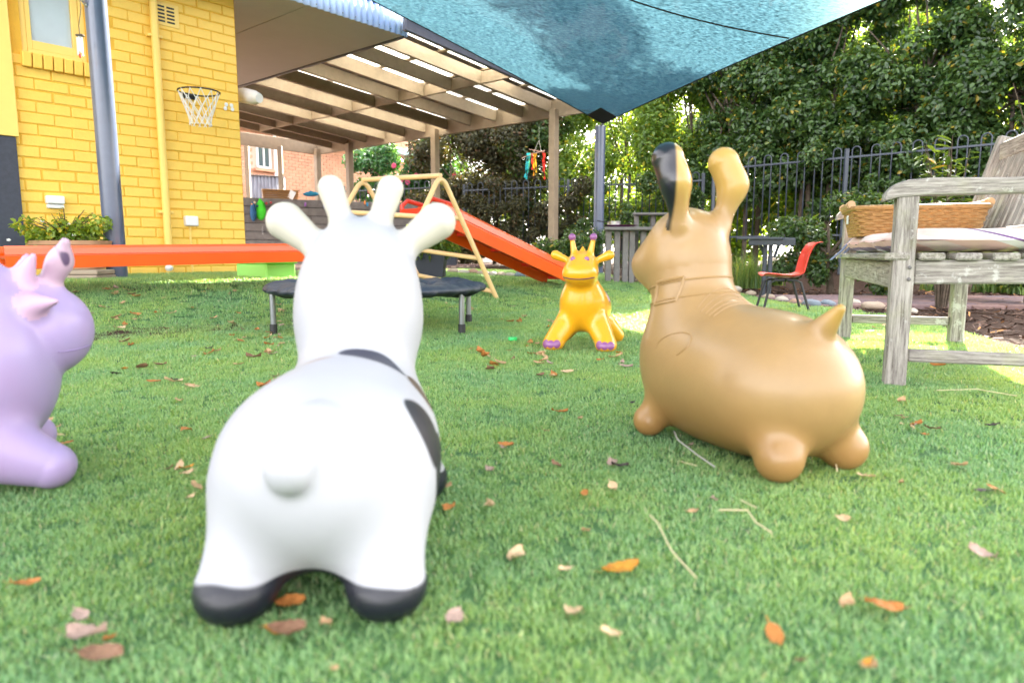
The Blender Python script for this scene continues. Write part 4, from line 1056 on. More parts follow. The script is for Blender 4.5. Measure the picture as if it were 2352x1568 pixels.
# stripes wrap round the thickness: use arc position
for lp_ in me.loops:
    vi = lp_.vertex_index; u_, v_ = uv[vi]; zz = V[vi][2]-.436; ul.data[lp_.index].uv = (u_, (v_+zz*4) % 1.0)
me.shade_smooth(); link('pad', me, cushion_mat(), cush)
M['tie'] = mat('grey_tie', (.22, .25, .36), .8)
for (pa, pb) in ((at(1958, 548, 3.10), at(1908, 597, 3.02)), (at(2062, 556, 2.85), at(2014, 604, 2.75)), (at(1964, 552, 3.1), at(1930, 590, 3.05))):
    md_ = (pa+pb)/2+Vector((0, 0, -.006)); MB().beam(pa, md_, .012, .003).beam(md_, pb, .012, .003).build('tie', M['tie'], cush)
# wicker basket on the far end of the cushion
bas = thing('wicker_basket', 'rectangular woven wicker basket with handles on the bench cushion', 'basket')
def rrect(l, d, w_, h_, z, n=40, exp=5):
    out = []
    for k in range(n):
        a = 2*math.pi*k/n; c, s = math.cos(a), math.sin(a); exp = 9; r = (abs(c)**exp+abs(s)**exp)**(-1/exp); out.append(Bp(l+r*c*w_/2, d+r*s*h_/2, z))
    return out
BC = (.86, .175); zb = .470
for k in range(13):
    t = k/12; w_ = .34+.04*t; d_ = .41+.06*t
    if k > 9: continue
    pts = rrect(BC[0], BC[1], w_, d_, zb+.0105*k+.005, 150); wav = MB()
    cpt = Bp(BC[0], BC[1], 0)
    pts = [p+(Vector((p.x, p.y, 0))-cpt).normalized()*(.0045*math.sin(i*math.pi/2.5+k*math.pi)) for i, p in enumerate(pts)]
    wav.tube(pts, .0064, 6, closed=True).build('weave_strand', M['wicker'], bas, smooth=True)
for (a0, a1) in ((rrect(*BC, .34, .41, zb), rrect(*BC, .375, .465, zb+.105)),):
    for i in range(0, 40, 2): MB().tube([a0[i], a1[i]], .0035, 5).build('stake', M['wicker'], bas)
pl = rrect(*BC, .345, .415, zb, 40); MB().prism(pl, (0, 0, .006)).build('base', M['wicker'], bas)
rimp = rrect(*BC, .38, .47, zb+.108, 64); MB().tube(rimp, .010, 8, closed=True).build('rim', M['wicker'], bas, smooth=True)
M['cane'] = mat('cane_handle', (.55, .33, .16), .4, var=.2)
for sg in (-1, 1):
    MB().tube([Bp(BC[0]-.14, BC[1]+sg*.237, zb+.124), Bp(BC[0]+.14, BC[1]+sg*.237, zb+.124)], .013, 12).build('handle', M['cane'], bas, smooth=True)
    for e_ in (-.12, .12): MB().tube([Bp(BC[0]+e_-.008, BC[1]+sg*.237, zb+.124), Bp(BC[0]+e_+.008, BC[1]+sg*.237, zb+.124)], .017, 10).build('lashing', M['cane'], bas, smooth=True)
tgp = at(2000, 502, 2.95)
MB().beam(Bp(BC[0]-.02, BC[1]-.232, zb+.07), Bp(BC[0]+.02, BC[1]-.232, zb+.07), .004, .035).build('label_tag', M['white_plastic'], bas)

# ================================================================== RED CHAIR
ch_n = gp(1858, 719); ch_f = gp(1738, 704)
chr_ = thing('child_chair', 'small red plastic child chair with black metal legs by the stone edging', 'chair')
cx_ = Vector((1, -.18, 0)).normalized(); cy_ = Vector((-cx_.y, cx_.x, 0)); c0 = gp(1800, 712)
def Cp(x, y, z): p = c0+cx_*x+cy_*y; return Vector((p.x, p.y, c0.z+z))
SHt = .24
prof = [(-.165, SHt-.002), (-.15, SHt+.004), (-.08, SHt-.004), (0, SHt-.012), (.06, SHt-.010), (.10, SHt+.006), (.125, SHt+.045), (.135, SHt+.10), (.15, SHt+.16), (.175, SHt+.215), (.20, SHt+.238), (.235, SHt+.236)]
V = []; Fc = []; nw = 14
for i, (x_, z_) in enumerate(prof):
    f = i/(len(prof)-1); hw = .145 if f < .4 else (.145-.02*(f-.4)/.6)
    for j in range(nw+1):
        t = -1+2*j/nw; cup = .022*t*t; V.append(tuple(Cp(x_-(cup*1.2 if i > 5 else 0)*1.0, t*hw, z_+(cup if i <= 5 else 0))))
for i in range(len(prof)-1):
    for j in range(nw): q = i*(nw+1)+j; Fc.append((q, q+1, q+nw+2, q+nw+1))
so_ = MB().add(V, Fc).build('seat_shell', M['red'], chr_, smooth=True, angle=60); m_ = so_.modifiers.new('s', 'SOLIDIFY'); m_.thickness = .007; m_ = so_.modifiers.new('b', 'SUBSURF'); m_.levels = 1; m_.render_levels = 1
for y_ in (-.12, .12):
    for x0, x1 in ((-.09, -.165), (.05, .14)):
        sgn = -1 if x1 < 0 else 1
        MB().tube([Cp(x0-sgn*.06, y_, SHt-.022), Cp(x0, y_, SHt-.024), Cp(x0+sgn*.03, y_*1.02, SHt-.04), Cp(x1, y_*1.15, .0)], .0085, 10).build('leg', M['black'], chr_, smooth=True)
MB().tube([Cp(-.06, -.12, SHt-.024), Cp(-.06, .12, SHt-.024)], .008, 8).tube([Cp(.04, -.12, SHt-.024), Cp(.04, .12, SHt-.024)], .008, 8).build('under_frame', M['black'], chr_, smooth=True)

# ================================================================== FENCES
def fence_run(t, pts, rail_z, low_z, spacing=.2, posts=True, count=[0], stub=False):
    """loop-top hoops along a polyline of (x,y)"""
    hoop = None
    for i in range(len(pts)-1):
        a = Vector((*pts[i], 0)); b = Vector((*pts[i+1], 0)); L = (b-a).length; d = (b-a)/L; ang = math.atan2(d.y, d.x)
        n = max(1, int(L/spacing)); sp = L/n
        me = MB(); zl = low_z-.08; zt_ = rail_z+.085; r = .054
        pts3 = [Vector((-r, 0, zl)), Vector((-r, 0, zt_))]+[Vector((-r*math.cos(x), 0, zt_+r*math.sin(x))) for x in np.linspace(0, math.pi, 9)[1:-1]]+[Vector((r, 0, zt_)), Vector((r, 0, zl))]
        me = me.tube(pts3, .0095, 6).mesh('hoop_picket', True); me.materials.append(M['fence'])
        for k in range(n):
            o = bpy.data.objects.new('hoop_picket', me); COL.objects.link(o); o.parent = t; p = a+d*(sp*(k+.5)); o.location = p; o.rotation_euler = (0, 0, ang)
        MB().beam(a+Vector((0, 0, rail_z)), b+Vector((0, 0, rail_z)), .022, .028).build('rail', M['fence'], t)
        MB().beam(a+Vector((0, 0, low_z)), b+Vector((0, 0, low_z)), .022, .028).build('rail', M['fence'], t)
        for p in ((a,) if i else (a,))+((b,) if i == len(pts)-2 else ()):
            MB().cbox(p+Vector((0, 0, (rail_z+.12+gz(p.x, p.y))/2)), (.05, .05, rail_z+.12-gz(p.x, p.y)), .004).build('fence_post', M['fence'], t)
def fxy(px, py, z): p = plane_at(px, py, z); return (p.x, p.y)
zr1, zr2 = 1.58, 1.72
f1 = thing('loop_fence', 'dark grey loop top metal fence along the far side behind the pergola posts', 'fence')
for a_, b_, zz in (((790, 440), (1066, 428), 1.76), ((1066, 438), (1305, 427.5), 1.62), ((1305, 429), (1615, 415), 1.58)):
    fence_run(f1, [fxy(*a_, zz), fxy(*b_, zz)], zz, zz-1.15, .23)
f2 = thing('loop_fence', 'dark grey loop top metal fence stepping up behind the dog ears and bench', 'fence')
e_ = Vector(fxy(2352, 325, zr2)); s_ = Vector(fxy(1640, 390, zr2)); md1 = s_.lerp(e_, .5); far_ = s_+(e_-s_)*1.9
fence_run(f2, [tuple(s_), tuple(md1), tuple(e_), tuple(far_)], zr2, zr2-1.06, .24)

# ================================================================== HEDGES AND SHRUBS
leaf_d = leaf_mat('hedge_leaf_dark', (.018, .048, .013), (.088, .162, .044), (.28, .22, .03), acc=.025, trans=.3, rough=.3)
leaf_o = leaf_mat('hedge_leaf_olive', (.022, .026, .010), (.075, .075, .028), (.11, .06, .025), acc=.06, trans=.25, rough=.5)
leaf_g = leaf_mat('hedge_leaf_bright', (.05, .11, .018), (.17, .27, .05), (.35, .32, .04), acc=.05, trans=.45, rough=.4)
leaf_c = leaf_mat('camellia_leaf', (.02, .08, .025), (.07, .20, .06), (.16, .30, .10), acc=.05, trans=.2, rough=.22)
tr_rng = random.Random(11)
def bush(name, label, cat, base, w_, d_, z0, z1, n, size, m, axis=(1, 0), ratio=.5, nclump=26, trunks=3, droop=.3, clr=.5, group=None):
    t = thing(name, label, cat, (base[0], base[1], float(gz(base[0], base[1]))), 0, group)
    ax = Vector((axis[0], axis[1], 0)).normalized(); ay = Vector((-ax.y, ax.x, 0)); cl = []
    for k in range(nclump):
        a = tr_rng.uniform(-.5, .5)*w_; b = tr_rng.uniform(-.5, .5)*d_; z = tr_rng.uniform(z0, z1); p = ax*a+ay*b
        r = tr_rng.uniform(.55, 1.1)*clr; cl.append(((p.x, p.y, z), (r*.9, r*.9, r*tr_rng.uniform(.6, .95))))
    me = foliage_mesh('crown', cl, n, size, ratio, droop); link('crown', me, m, t)
    if trunks:
        tb = MB()
        for k in range(trunks):
            x0 = ax*tr_rng.uniform(-.3, .3)*w_*.6; tgt = [cl[i][0] for i in tr_rng.sample(range(nclump), min(6, nclump))]
            mid = Vector((x0.x+tr_rng.uniform(-.1, .1), x0.y, z0+(z1-z0)*.3)); b0 = Vector((x0.x, x0.y, -.1))
            tb.tube([b0, b0.lerp(mid, .5)+Vector((tr_rng.uniform(-.04, .04), 0, 0)), mid], [.045, .035, .026], 8)
            for g in tgt:
                g = Vector(g); tb.tube([mid, mid.lerp(g, .5)+Vector((tr_rng.uniform(-.08, .08), tr_rng.uniform(-.08, .08), .06)), g], [.02, .012, .004], 6)
        tb.build('trunk', M['bark'], t, smooth=True)
    return t
fd = (e_-s_).normalized(); fn = Vector((-fd.y, fd.x))        # away from the yard
if fn.y < 0: fn = -fn
lab = ['dense dark leafy hedge tree behind the fence between the far pole and the dog ears',
       'tall dark leafy hedge tree behind the fence right of the dog ears', 'tall glossy hedge tree behind the fence left of the bench', 'tall glossy hedge tree over the fence directly behind the bench', 'tall hedge tree behind the bench back at the right edge']
for k in range(5):
    p = s_+fd*(-.1+1.3*k)+fn*.8
    bush('hedge_tree', lab[k], 'tree', (p.x, p.y), 1.75, .9, 1.2, 5.0 if k in (2, 3) else 5.5, 42000, .078, leaf_d, (fd.x, fd.y), .55, 62, 3, clr=.42)
for k, (px, Y, z0, z1, w_, n, m_, lb) in enumerate([
        (1400, 13.2, .5, 5.2, 2.0, 28000, leaf_g, 'bright green backlit bush behind the far grey pole'),
        (1560, 12.4, .6, 5.4, 1.8, 28000, leaf_g, 'sunlit yellow green bush just left of the striped dog ear'),
        (1290, 13.8, .5, 3.9, 1.9, 22000, leaf_d, 'green bush behind the right pergola post'),
        (1165, 14.0, .3, 3.35, 1.8, 28000, leaf_o, 'dark olive clipped hedge between the two nearest pergola posts, right half'),
        (1070, 14.6, .3, 3.35, 1.9, 28000, leaf_o, 'dark olive clipped hedge beside the middle pergola post, left half')]):
    p = at(px, 583, Y); bush('hedge_bush', lb, 'hedge', (p.x, p.y), w_, .8, z0, z1, n, .07, m_, (1, -.3), .55, 44, 2, clr=.45)
# ivy spilling through the far fence
p = at(1180, 583, 12.3); bush('fence_creeper', 'olive leafed creeper covering the far fence below the hanging mobile', 'creeper', (p.x, p.y), 2.6, .2, .2, 1.5, 18000, .05, leaf_o, (1, -.2), .6, 44, 0, clr=.22)
p = at(1450, 583, 11.5); bush('fence_creeper', 'leafy green creeper growing on the fence behind the timber play kitchen', 'creeper', (p.x, p.y), 2.2, .25, .2, 1.5, 10000, .05, leaf_d, (1, -.5), .6, 30, 0, clr=.22)
p = s_+fd*2.3+fn*.15; bush('fence_creeper', 'glossy creeper hanging over the fence behind the red chair', 'creeper', (p.x, p.y), 1.7, .3, .9, 2.0, 9000, .06, leaf_d, (fd.x, fd.y), .6, 26, 0, clr=.22)
# tall backdrop trees beyond, seen through gaps
for k, (x_, y_, h_) in enumerate([(-.5, 20, 6), (4.5, 19, 6.5), (9, 16.5, 7), (13, 12, 7), (5.6, 14.0, 4.2), (8.6, 11.2, 5.6), (6.6, 13.0, 5.6)]):
    bush('backdrop_tree', ['far pale green tree beyond the olive hedge', 'far sunlit tree beyond the far pole', 'far sunlit tree beyond the dog ears', 'far tree beyond the bench', 'yellow green backlit shrub seen through the fence beyond the dog ears', 'broad green tree right behind the hedge beyond the bench', 'broad green tree behind the hedge between dog ears and bench'][k], 'tree', (x_, y_), 4, 2, .3, h_-1.2, 11000, .16, leaf_g, (1, 0), .5, 30, 2, clr=.9)
bush('sail_shade_tree', 'unseen slender tree added beyond the hedge to cast a shade band on the sail', 'tree', (4.4, 12.5), .6, .6, 5.6, 10.5, 12000, .09, leaf_d, (1, 0), .5, 40, 1, clr=.46)  # tree added out of view; its crown shades a band of the sail
# camellia with pink flowers
p = at(920, 583, 15.6); cam_b = bush('camellia_bush', 'camellia bush with pink flowers beyond the fence left of the middle post', 'bush', (p.x, p.y), 2.1, .9, 1.0, 2.45, 17000, .09, leaf_c, (1, -.3), .55, 30, 2, clr=.38)
M['petal'] = mat('pink_petals', (.75, .10, .25), .5, trans=.3, var=.2)
fl_px = [(986, 361), (905, 381), (1044, 403), (921, 415), (936, 419), (850, 440), (884, 410), (957, 402)]
for px, py in fl_px:
    q = at(px, py, 15.0)-cam_b.location; g = MB()
    for k in range(7):
        a = k*.9; r_ = .035; g.ball(q+Vector((r_*math.cos(a), -.01, r_*math.sin(a))), (.024, .012, .024), 7, 5)
    g.ball(q, (.03, .02, .03), 8, 5); g.build('flower', M['petal'], cam_b, smooth=True)
# near shrub with big leaves left of the bench back
def leafy_plant(name, label, cat, base, stems, n, size, m, ratio=.3, spread=.3, h=.8, droop=.4, per_leaf=True, z_from=.25):
    t = thing(name, label, cat, base); st = MB(); r_ = random.Random(hash(label) % 1000 if False else len(label))
    cnt = 0
    for s in range(stems):
        a = r_.uniform(0, 6.28); rr = spread*math.sqrt(r_.random()); hh = h*r_.uniform(.6, 1)
        tip = Vector((rr*math.cos(a), rr*math.sin(a), hh)); mid = Vector((tip.x*.3, tip.y*.3, hh*.55)); P0 = Vector((tip.x*.1, tip.y*.1, 0)); st.tube([P0, mid, tip], [.008, .006, .002], 5)
        for k in range(n):
            f = z_from+(1-z_from)*(k+r_.random())/n; c = P0*(1-f)**2+mid*2*f*(1-f)+tip*f*f; az = r_.uniform(0, 6.28); el = r_.uniform(-.5, .6); L_ = size*r_.uniform(.7, 1.2)
            d = Vector((math.cos(az)*math.cos(el), math.sin(az)*math.cos(el), math.sin(el))); u_ = d.cross(Vector((0, 0, 1))).normalized(); nn_ = u_.cross(d)
            W_ = L_*ratio*.5; q = [c, c+d*L_*.3+u_*W_+nn_*W_*.3, c+d*L_*.7+u_*W_*.8+nn_*W_*.1, c+d*L_-nn_*L_*.12, c+d*L_*.7-u_*W_*.8+nn_*W_*.1, c+d*L_*.3-u_*W_+nn_*W_*.3]
            if per_leaf and cnt < 300:
                me = bpy.data.meshes.new('leaf'); me.from_pydata([tuple(x) for x in q], [], [(0, 3, 2, 1), (0, 5, 4, 3)]); aa = me.attributes.new('tint', 'FLOAT', 'POINT'); tv = r_.random()
                for i in range(6): aa.data[i].value = tv
                me.shade_smooth(); link('leaf', me, m, t)
            cnt += 1
    st.build('stem', M['bark'], t); return t
leaf_s = leaf_mat('shrub_leaf', (.04, .085, .018), (.13, .21, .045), (.35, .24, .05), acc=.04, trans=.18, rough=.4)
p = at(2170, 600, 5.0); leafy_plant('garden_shrub', 'young shrub with long light green leaves left of the bench back', 'shrub', (p.x, p.y, float(gz(p.x, p.y))), 20, 15, .10, leaf_s, .34, .34, 1.22, z_from=.5)
p = at(2420, 600, 4.7); leafy_plant('garden_shrub', 'thin branched shrub reaching in at the right edge above the bench', 'shrub', (p.x, p.y, float(gz(p.x, p.y))), 9, 12, .09, leaf_s, .28, .45, 2.1, z_from=.5)
# strappy grass clumps
def strappy(label, base, n, L, w_, m, name='grass_clump', spread=.12):
    t = thing(name, label, 'plant', base); V = []; Fc = []; T = []; r_ = random.Random(len(label)+n)
    for k in range(n):
        a = r_.uniform(0, 6.28); lean = r_.uniform(.15, .95); l = L*r_.uniform(.6, 1.1); b0 = Vector((spread*r_.uniform(-1, 1), spread*r_.uniform(-1, 1), 0)); d = Vector((math.cos(a), math.sin(a), 0)); sd_ = Vector((-d.y, d.x, 0)); b = len(V); tv = r_.random()
        for i in range(6):
            f = i/5; p = b0+d*(lean*l*f*f*.9)+Vector((0, 0, l*(f-.45*lean*f*f*f)*(1-.25*lean))); wi = w_*(1-f*.9)
            V += [tuple(p-sd_*wi), tuple(p+sd_*wi)]; T += [tv, tv]
        for i in range(5): Fc.append((b+2*i, b+2*i+1, b+2*i+3, b+2*i+2))
    me = np_mesh('blades', np.array(V), np.array(Fc), 4, np.array(T)); link('blades', me, m, t); return t
gr_m = leaf_mat('strappy_leaf', (.05, .12, .03), (.22, .32, .09), (.4, .36, .12), acc=.08, trans=.3, rough=.4)
for px, py, n, L, lb in ((1712, 662, 420, .52, 'fountain of thin green grass blades left of the red chair'), (1770, 655, 200, .45, 'thin bladed grass clump directly behind the red chair'),
                         (2270, 672, 130, .36, 'strappy green plant behind the bench stretcher'), (2350, 676, 130, .36, 'strappy green plant at the right edge under the bench'), (2150, 668, 90, .3, 'small strappy plant right of the cable spool')):
    g = gp(px, py); strappy(lb, g, n, L*1.0, .0035 if px < 2000 else .009, gr_m)
# low dark filler shrubs at the fence foot
for px, Y, z1, n, lb in ((1330, 8.9, .5, 3500, 'low shrub at the foot of the far fence'), (1900, 6.9, .9, 6000, 'dark leafy shrub under the fence behind the red chair back'), (2080, 6.1, .8, 6000, 'dark leafy shrub behind the cable spool'), (2330, 5.4, .7, 6000, 'dark leafy shrub under the fence at the right edge')):
    p = at(px, 583, Y); bush('low_shrub', lb, 'shrub', (p.x, p.y), .9, .4, .15, z1, n, .05, leaf_d, (.7, -.7), .55, 18, 1, clr=.2)

# ================================================================== BED EDGING, PATH, SPOOL
stone_m = [mat('river_stone_%d' % i, c, .7, .3, var=.25, vscale=12, bump=.2) for i, c in enumerate([(.46, .36, .27), (.52, .46, .38), (.22, .27, .32), (.42, .26, .18)])]
stone_me = []
for k in range(6):
    me = MB().ball((0, 0, 0), (1, .75, .5), 14, 9).mesh('rock', True)
    for v in me.vertices:
        n_ = v.co.normalized(); v.co *= 1+.10*math.sin(n_.x*4+k*2)+.07*math.sin(n_.y*6+k)+.05*math.sin(n_.z*7+n_.x*5)
    stone_me.append(me)
stn = [(1690, 672, .16, 1), (1727, 680, .13, 0), (1768, 688, .12, 0), (1800, 695, .13, 1), (1830, 700, .12, 3), (1868, 706, .15, 2), (1905, 706, .14, 2), (1965, 703, .13, 1), (2010, 712, .15, 0), (2062, 718, .12, 0), (2100, 722, .1, 1),
       (1040, 628, .15, 0), (1063, 630, .13, 1), (1086, 630, .15, 3), (1110, 633, .13, 0), (1130, 635, .13, 1), (1152, 636, .13, 0), (1172, 637, .12, 1), (1195, 638, .15, 2), (1218, 640, .12, 3), (1425, 646, .13, 0), (1445, 648, .14, 1), (1468, 650, .13, 0), (1490, 652, .1, 3), (1404, 645, .1, 1), (1240, 641, .13, 0), (1340, 644, .13, 1), (1320, 643, .12, 0)]
for i, (px, py, sz, ci) in enumerate(stn):
    g = gp(px, py); me = stone_me[i % 6].copy(); me.materials.append(stone_m[ci]); o = link('edging_rock', me, None, None, g+Vector((0, .03, sz*.18)), (0, 0, random.uniform(0, 6)))
    o.scale = (sz*.5, sz*.5, sz*.42)
    zn = 'by the red chair' if px > 1600 else ('beside the play kitchen' if px > 1300 else 'beyond the cream climber'); kx = sorted(q[0] for q in stn if q[3] == ci and (q[0] > 1600) == (px > 1600) and (q[0] > 1300) == (px > 1300)).index(px)
    tag(o, '%s %s rounded rock from the left in the bed edging %s' % (['first', 'second', 'third', 'fourth', 'fifth', 'sixth', 'seventh'][kx], ['tan', 'pale cream', 'blue grey', 'reddish brown'][ci], zn), 'rock', 'river rocks edging the garden bed')
# path pavers behind the bench
pv = structure(MB().prism([gp(1925, 700)+Vector((0, 0, -.03)), gp(2600, 735)+Vector((0, 0, -.03)), gp(2600, 662)+Vector((0, 0, -.03)), gp(1960, 662)+Vector((0, 0, -.03))][::-1], (0, 0, .025)).build('path', M['mulch']))
pa = gp(1950, 702); pme = [MB().cbox((0, 0, 0), (.23, .115, .045), .006).mesh('paver') for _ in range(3)]
for m_, c in zip(pme, ((.24, .16, .16), (.19, .14, .15), (.28, .18, .16))): m_.materials.append(mat('path_paver', c, .8, .25, var=.25, vscale=15, bump=.2))
for i in range(16):
    for j in range(10):
        x_ = pa.x-.3+.237*i+(.12 if j % 2 else 0); y_ = pa.y-.15+.122*j-.02*i
        o = bpy.data.objects.new('paver', random.choice(pme)); COL.objects.link(o); o.parent = pv; o.location = (x_, y_, float(gz(x_, y_))+.004+random.uniform(-.003, .003)); o.rotation_euler = (0, 0, -.08)
# cable spool
sp_b = gp(2050, 684); spo = thing('cable_spool', 'grey timber cable spool on its side table stand behind the bench', 'cable spool', sp_b)
MB().lathe([(.25, 0), (.25, .022)], 40).build('flange', M['timber_g'], spo)
for k in range(14):
    a = 2*math.pi*k/14; MB().cbox((.098*math.cos(a), .098*math.sin(a), .115), (.014, .041, .185), .003, Matrix.Rotation(a, 3, 'Z')).build('stave', mat('spool_wood', (.36, .35, .38), .8, var=.25, stretch=(1, 1, .1), vscale=20) if k == 0 else bpy.data.materials['spool_wood'], spo)
MB().lathe([(.25, 0), (.25, .022)], 40, c=(0, 0, .208)).build('flange', M['timber_g'], spo)
# grey folding shelf table by the fence
gt0 = gp(1722, 655); tb = thing('metal_table', 'low dark grey metal table against the fence behind the grass clump', 'table')
q0 = at(1708, 548, 6.6); q1 = at(1812, 548, 6.3)
MB().beam(q0, q1, .30, .02).build('tabletop', M['fence'], tb); MB().beam(q0+Vector((0, -.15, -.035)), q1+Vector((0, -.15, -.035)), .015, .06).build('front_rail', M['fence'], tb)
for q in (q0.lerp(q1, .5), q0.lerp(q1, .62)):
    MB().beam(Vector((q.x, q.y, gz(q.x, q.y))), q-Vector((0, 0, .02)), .035, .035, up=(1, 0, 0)).build('leg', M['fence'], tb)
qa = at(1745, 560, 6.5); qb = at(1760, 592, 6.5); MB().beam(qa, qb, .04, .02).build('brace', M['fence'], tb); MB().beam(at(1790, 560, 6.4), at(1778, 592, 6.4), .04, .02).build('brace', M['fence'], tb)

# timber play kitchen behind the giraffe
pk = thing('play_kitchen', 'grey timber outdoor play kitchen with a purple tray beside the far pole', 'play kitchen')
def up_post(px, pt, pb, Y, w_=.07, nm='post', m_='timber_g'):
    a = at(px, pt, Y); MB().beam(Vector((a.x, a.y, gz(a.x, a.y))), a, w_, w_, up=(1, 0, 0)).build(nm, M[m_], pk)
for px in (1398, 1418, 1437, 1452): up_post(px, 528, 640, 6.9, .055, 'slat')
up_post(1520, 528, 640, 6.9, .055, 'slat'); up_post(1500, 528, 640, 6.9, .055, 'slat'); up_post(1478, 528, 640, 6.9, .055, 'slat')
MB().beam(at(1388, 526, 6.95), at(1560, 526, 6.85), .34, .03).build('bench_top', M['timber_g'], pk)
up_post(1462, 493, 640, 7.15, .045, 'post'); up_post(1500, 493, 640, 7.15, .045); up_post(1545, 493, 640, 7.15, .045)
MB().beam(at(1455, 492, 7.15), at(1580, 492, 7.0), .2, .022).build('shelf', M['timber_g'], pk)
pt_ = thing('serving_tray', 'purple plastic tray lying on the timber play kitchen', 'tray'); M['purple_p'] = mat('purple_plastic', (.16, .02, .12), .4)
q = at(1425, 524, 6.9); MB().lathe([(.10, 0), (.17, .018), (.175, .02)], 24, c=q+Vector((0, 0, .01)), sy=.7).build('tray', M['purple_p'], pt_, smooth=True)
pn = thing('toy_saucepan', 'small steel saucepan standing on the purple tray', 'saucepan'); q = at(1410, 519, 6.88)
MB().lathe([(.05, 0), (.065, .01), (.068, .045)], 20, c=q).build('pan', M['steel'], pn, smooth=True); MB().tube([q+Vector((-.06, 0, .035)), q+Vector((-.17, -.02, .05))], .006, 6).build('handle', M['black'], pn)

# ================================================================== HANGING MOBILE
mb_ = thing('ribbon_mobile', 'hanging stick mobile with coloured ribbons near the right pergola post', 'mobile')
Y = 10.9; hk = at(1238, 322, Y)
MB().tube([at(1238, 290, Y), hk], .002, 4).tube([hk, at(1226, 350, Y)], .003, 4).tube([hk, at(1243, 348, Y)], .003, 4).build('string', M['white_rope'], mb_)
M['stick'] = mat('pinkish_stick', (.5, .33, .27), .8); MB().tube([at(1198, 364, Y), at(1222, 354, Y), at(1252, 346, Y)], .008, 6).build('stick', M['stick'], mb_); MB().tube([at(1215, 343, Y), at(1250, 350, Y+.1)], .007, 6).build('stick', M['stick'], mb_)
for px, l, c in ((1212, 55, (.02, .42, .48)), (1216, 60, (.02, .45, .5)), (1222, 38, (.6, .04, .02)), (1226, 52, (.75, .33, .02)), (1231, 45, (.6, .35, .02)), (1248, 42, (.6, .03, .02)), (1250, 60, (.6, .03, .02)), (1219, 44, (.1, .4, .2))):
    m_ = mat('ribbon', c, .6, trans=.3); pts = [at(px+random.uniform(-1, 1)-(i*1.1 if px < 1220 else 0), 352+l*i/6, Y+random.uniform(-.02, .02)) for i in range(7)]
    V = []; 
    for i, p in enumerate(pts): tw = .014; V += [tuple(p-Vector((tw*math.cos(i), tw*math.sin(i)*.6, 0))), tuple(p+Vector((tw*math.cos(i), tw*math.sin(i)*.6, 0)))]
    MB().add(V, [(2*i, 2*i+1, 2*i+3, 2*i+2) for i in range(6)]).build('ribbon', m_, mb_)
MB().cbox(at(1206, 405, Y), (.03, .02, .045), .005).build('ribbon_knot', mat('teal_knot', (.02, .45, .5), .6), mb_)

# ================================================================== BEHIND THE PERGOLA: sleeper wall, neighbour
sw = thing('sleeper_wall', 'low grey timber sleeper retaining wall under the pergola with hooks', 'retaining wall')
swa = at(560, 560, 12.4); swb = at(1000, 560, 14.2)
sd_w = Vector((swb.x-swa.x, swb.y-swa.y, 0)); SL = sd_w.length; sdn = sd_w.normalized(); swn = Vector((sdn.y, -sdn.x, 0)); zt_ = at(800, 462, 13.3).z
nb_ = 8; hb = (zt_-.2)/nb_
for r in range(nb_):
    x0 = 0; ofs = [.0, .7, .35, 1.0][r % 4]
    cuts = [0]+[c for c in np.arange(.5+ofs, SL, 1.35)]+[SL]
    for c0_, c1_ in zip(cuts[:-1], cuts[1:]):
        a = swa+sdn*(c0_+.004); b = swa+sdn*(c1_-.004); z = .2+hb*(r+.5); a.z = b.z = z
        MB().beam(a, b, .05+.004*((r*7) % 3), hb-.009, ch=.005).build('sleeper', M['timber_g'], sw)
MB().beam(swa+sdn*0+swn*-.05+Vector((0, 0, (zt_+.2)/2-swa.z)), swb+swn*-.05+Vector((0, 0, (zt_+.2)/2-swb.z)), .04, zt_-.28).build('backing', M['black'], sw)
def SW(px, py, out=.0): 
    d = ray(px, py); o = Vector((0, 0, CAMH)); n_ = swn; t = (swa-o).dot(n_)/d.dot(n_); return o+d*t+swn*(.05+out)
for px, py, c, lb in ((836, 466, (.8, .25, .02), 'orange'), (842, 470, (.02, .3, .6), 'blue'), (700, 470, (.3, .1, .4), 'blue'), (757, 470, (.0, .3, .55), 'blue')):
    p = SW(px, py); MB().cbox(p, (.03, .04, .07), .008).build('hook', mat('hook_plastic', c, .4), sw)
def bag(label, px, py, w_, h_, c, name='cloth_bag', cat='bag'):
    t = thing(name, label, cat); p = SW(px, py, .03); bl = Blob(); bl.ell((0, 0, 0), (w_/2, .05, h_/2), 'body'); bl.ell((.01, .0, h_*.3), (w_*.3, .045, h_*.25), 'body', .03); bl.cap((0, 0, h_*.4), (.0, -.02, h_*.62), .03, .015, 'body', .03)
    for nm, me in bl.parts((-w_, -.12, -h_), (w_, .12, h_), .012).items(): link(nm, me, mat('bag_cloth', c, .8, var=.3, vscale=14, bump=.8, bscale=18), t)
    t.location = p; return t
bag('bright green cloth bag hanging by the yellow wall corner', 597, 485, .19, .33, (.05, .62, .02))
bag('dark blue cloth bag hanging beside the bright green bag', 580, 490, .11, .30, (.02, .11, .25))
bag('magenta cloth bag hanging on the sleeper wall', 761, 478, .10, .20, (.5, .01, .28))
bag('navy blue cloth bag hanging beside the magenta bag', 748, 472, .13, .16, (.02, .03, .35))
bag('teal blue cloth lying along the top of the sleeper wall', 712, 447, .30, .08, (.01, .2, .35), 'folded_cloth', 'cloth')
bag('royal blue cloth lying at the right end on top of the sleeper wall', 752, 446, .26, .09, (.01, .06, .45), 'folded_cloth', 'cloth')
bag('black bag on the ground against the sleeper wall', 720, 550, .34, .12, (.01, .01, .012))
sc = thing('spiral_spring', 'small metal spiral hanging below the bright green bag', 'spinner'); q = SW(601, 520, .03)
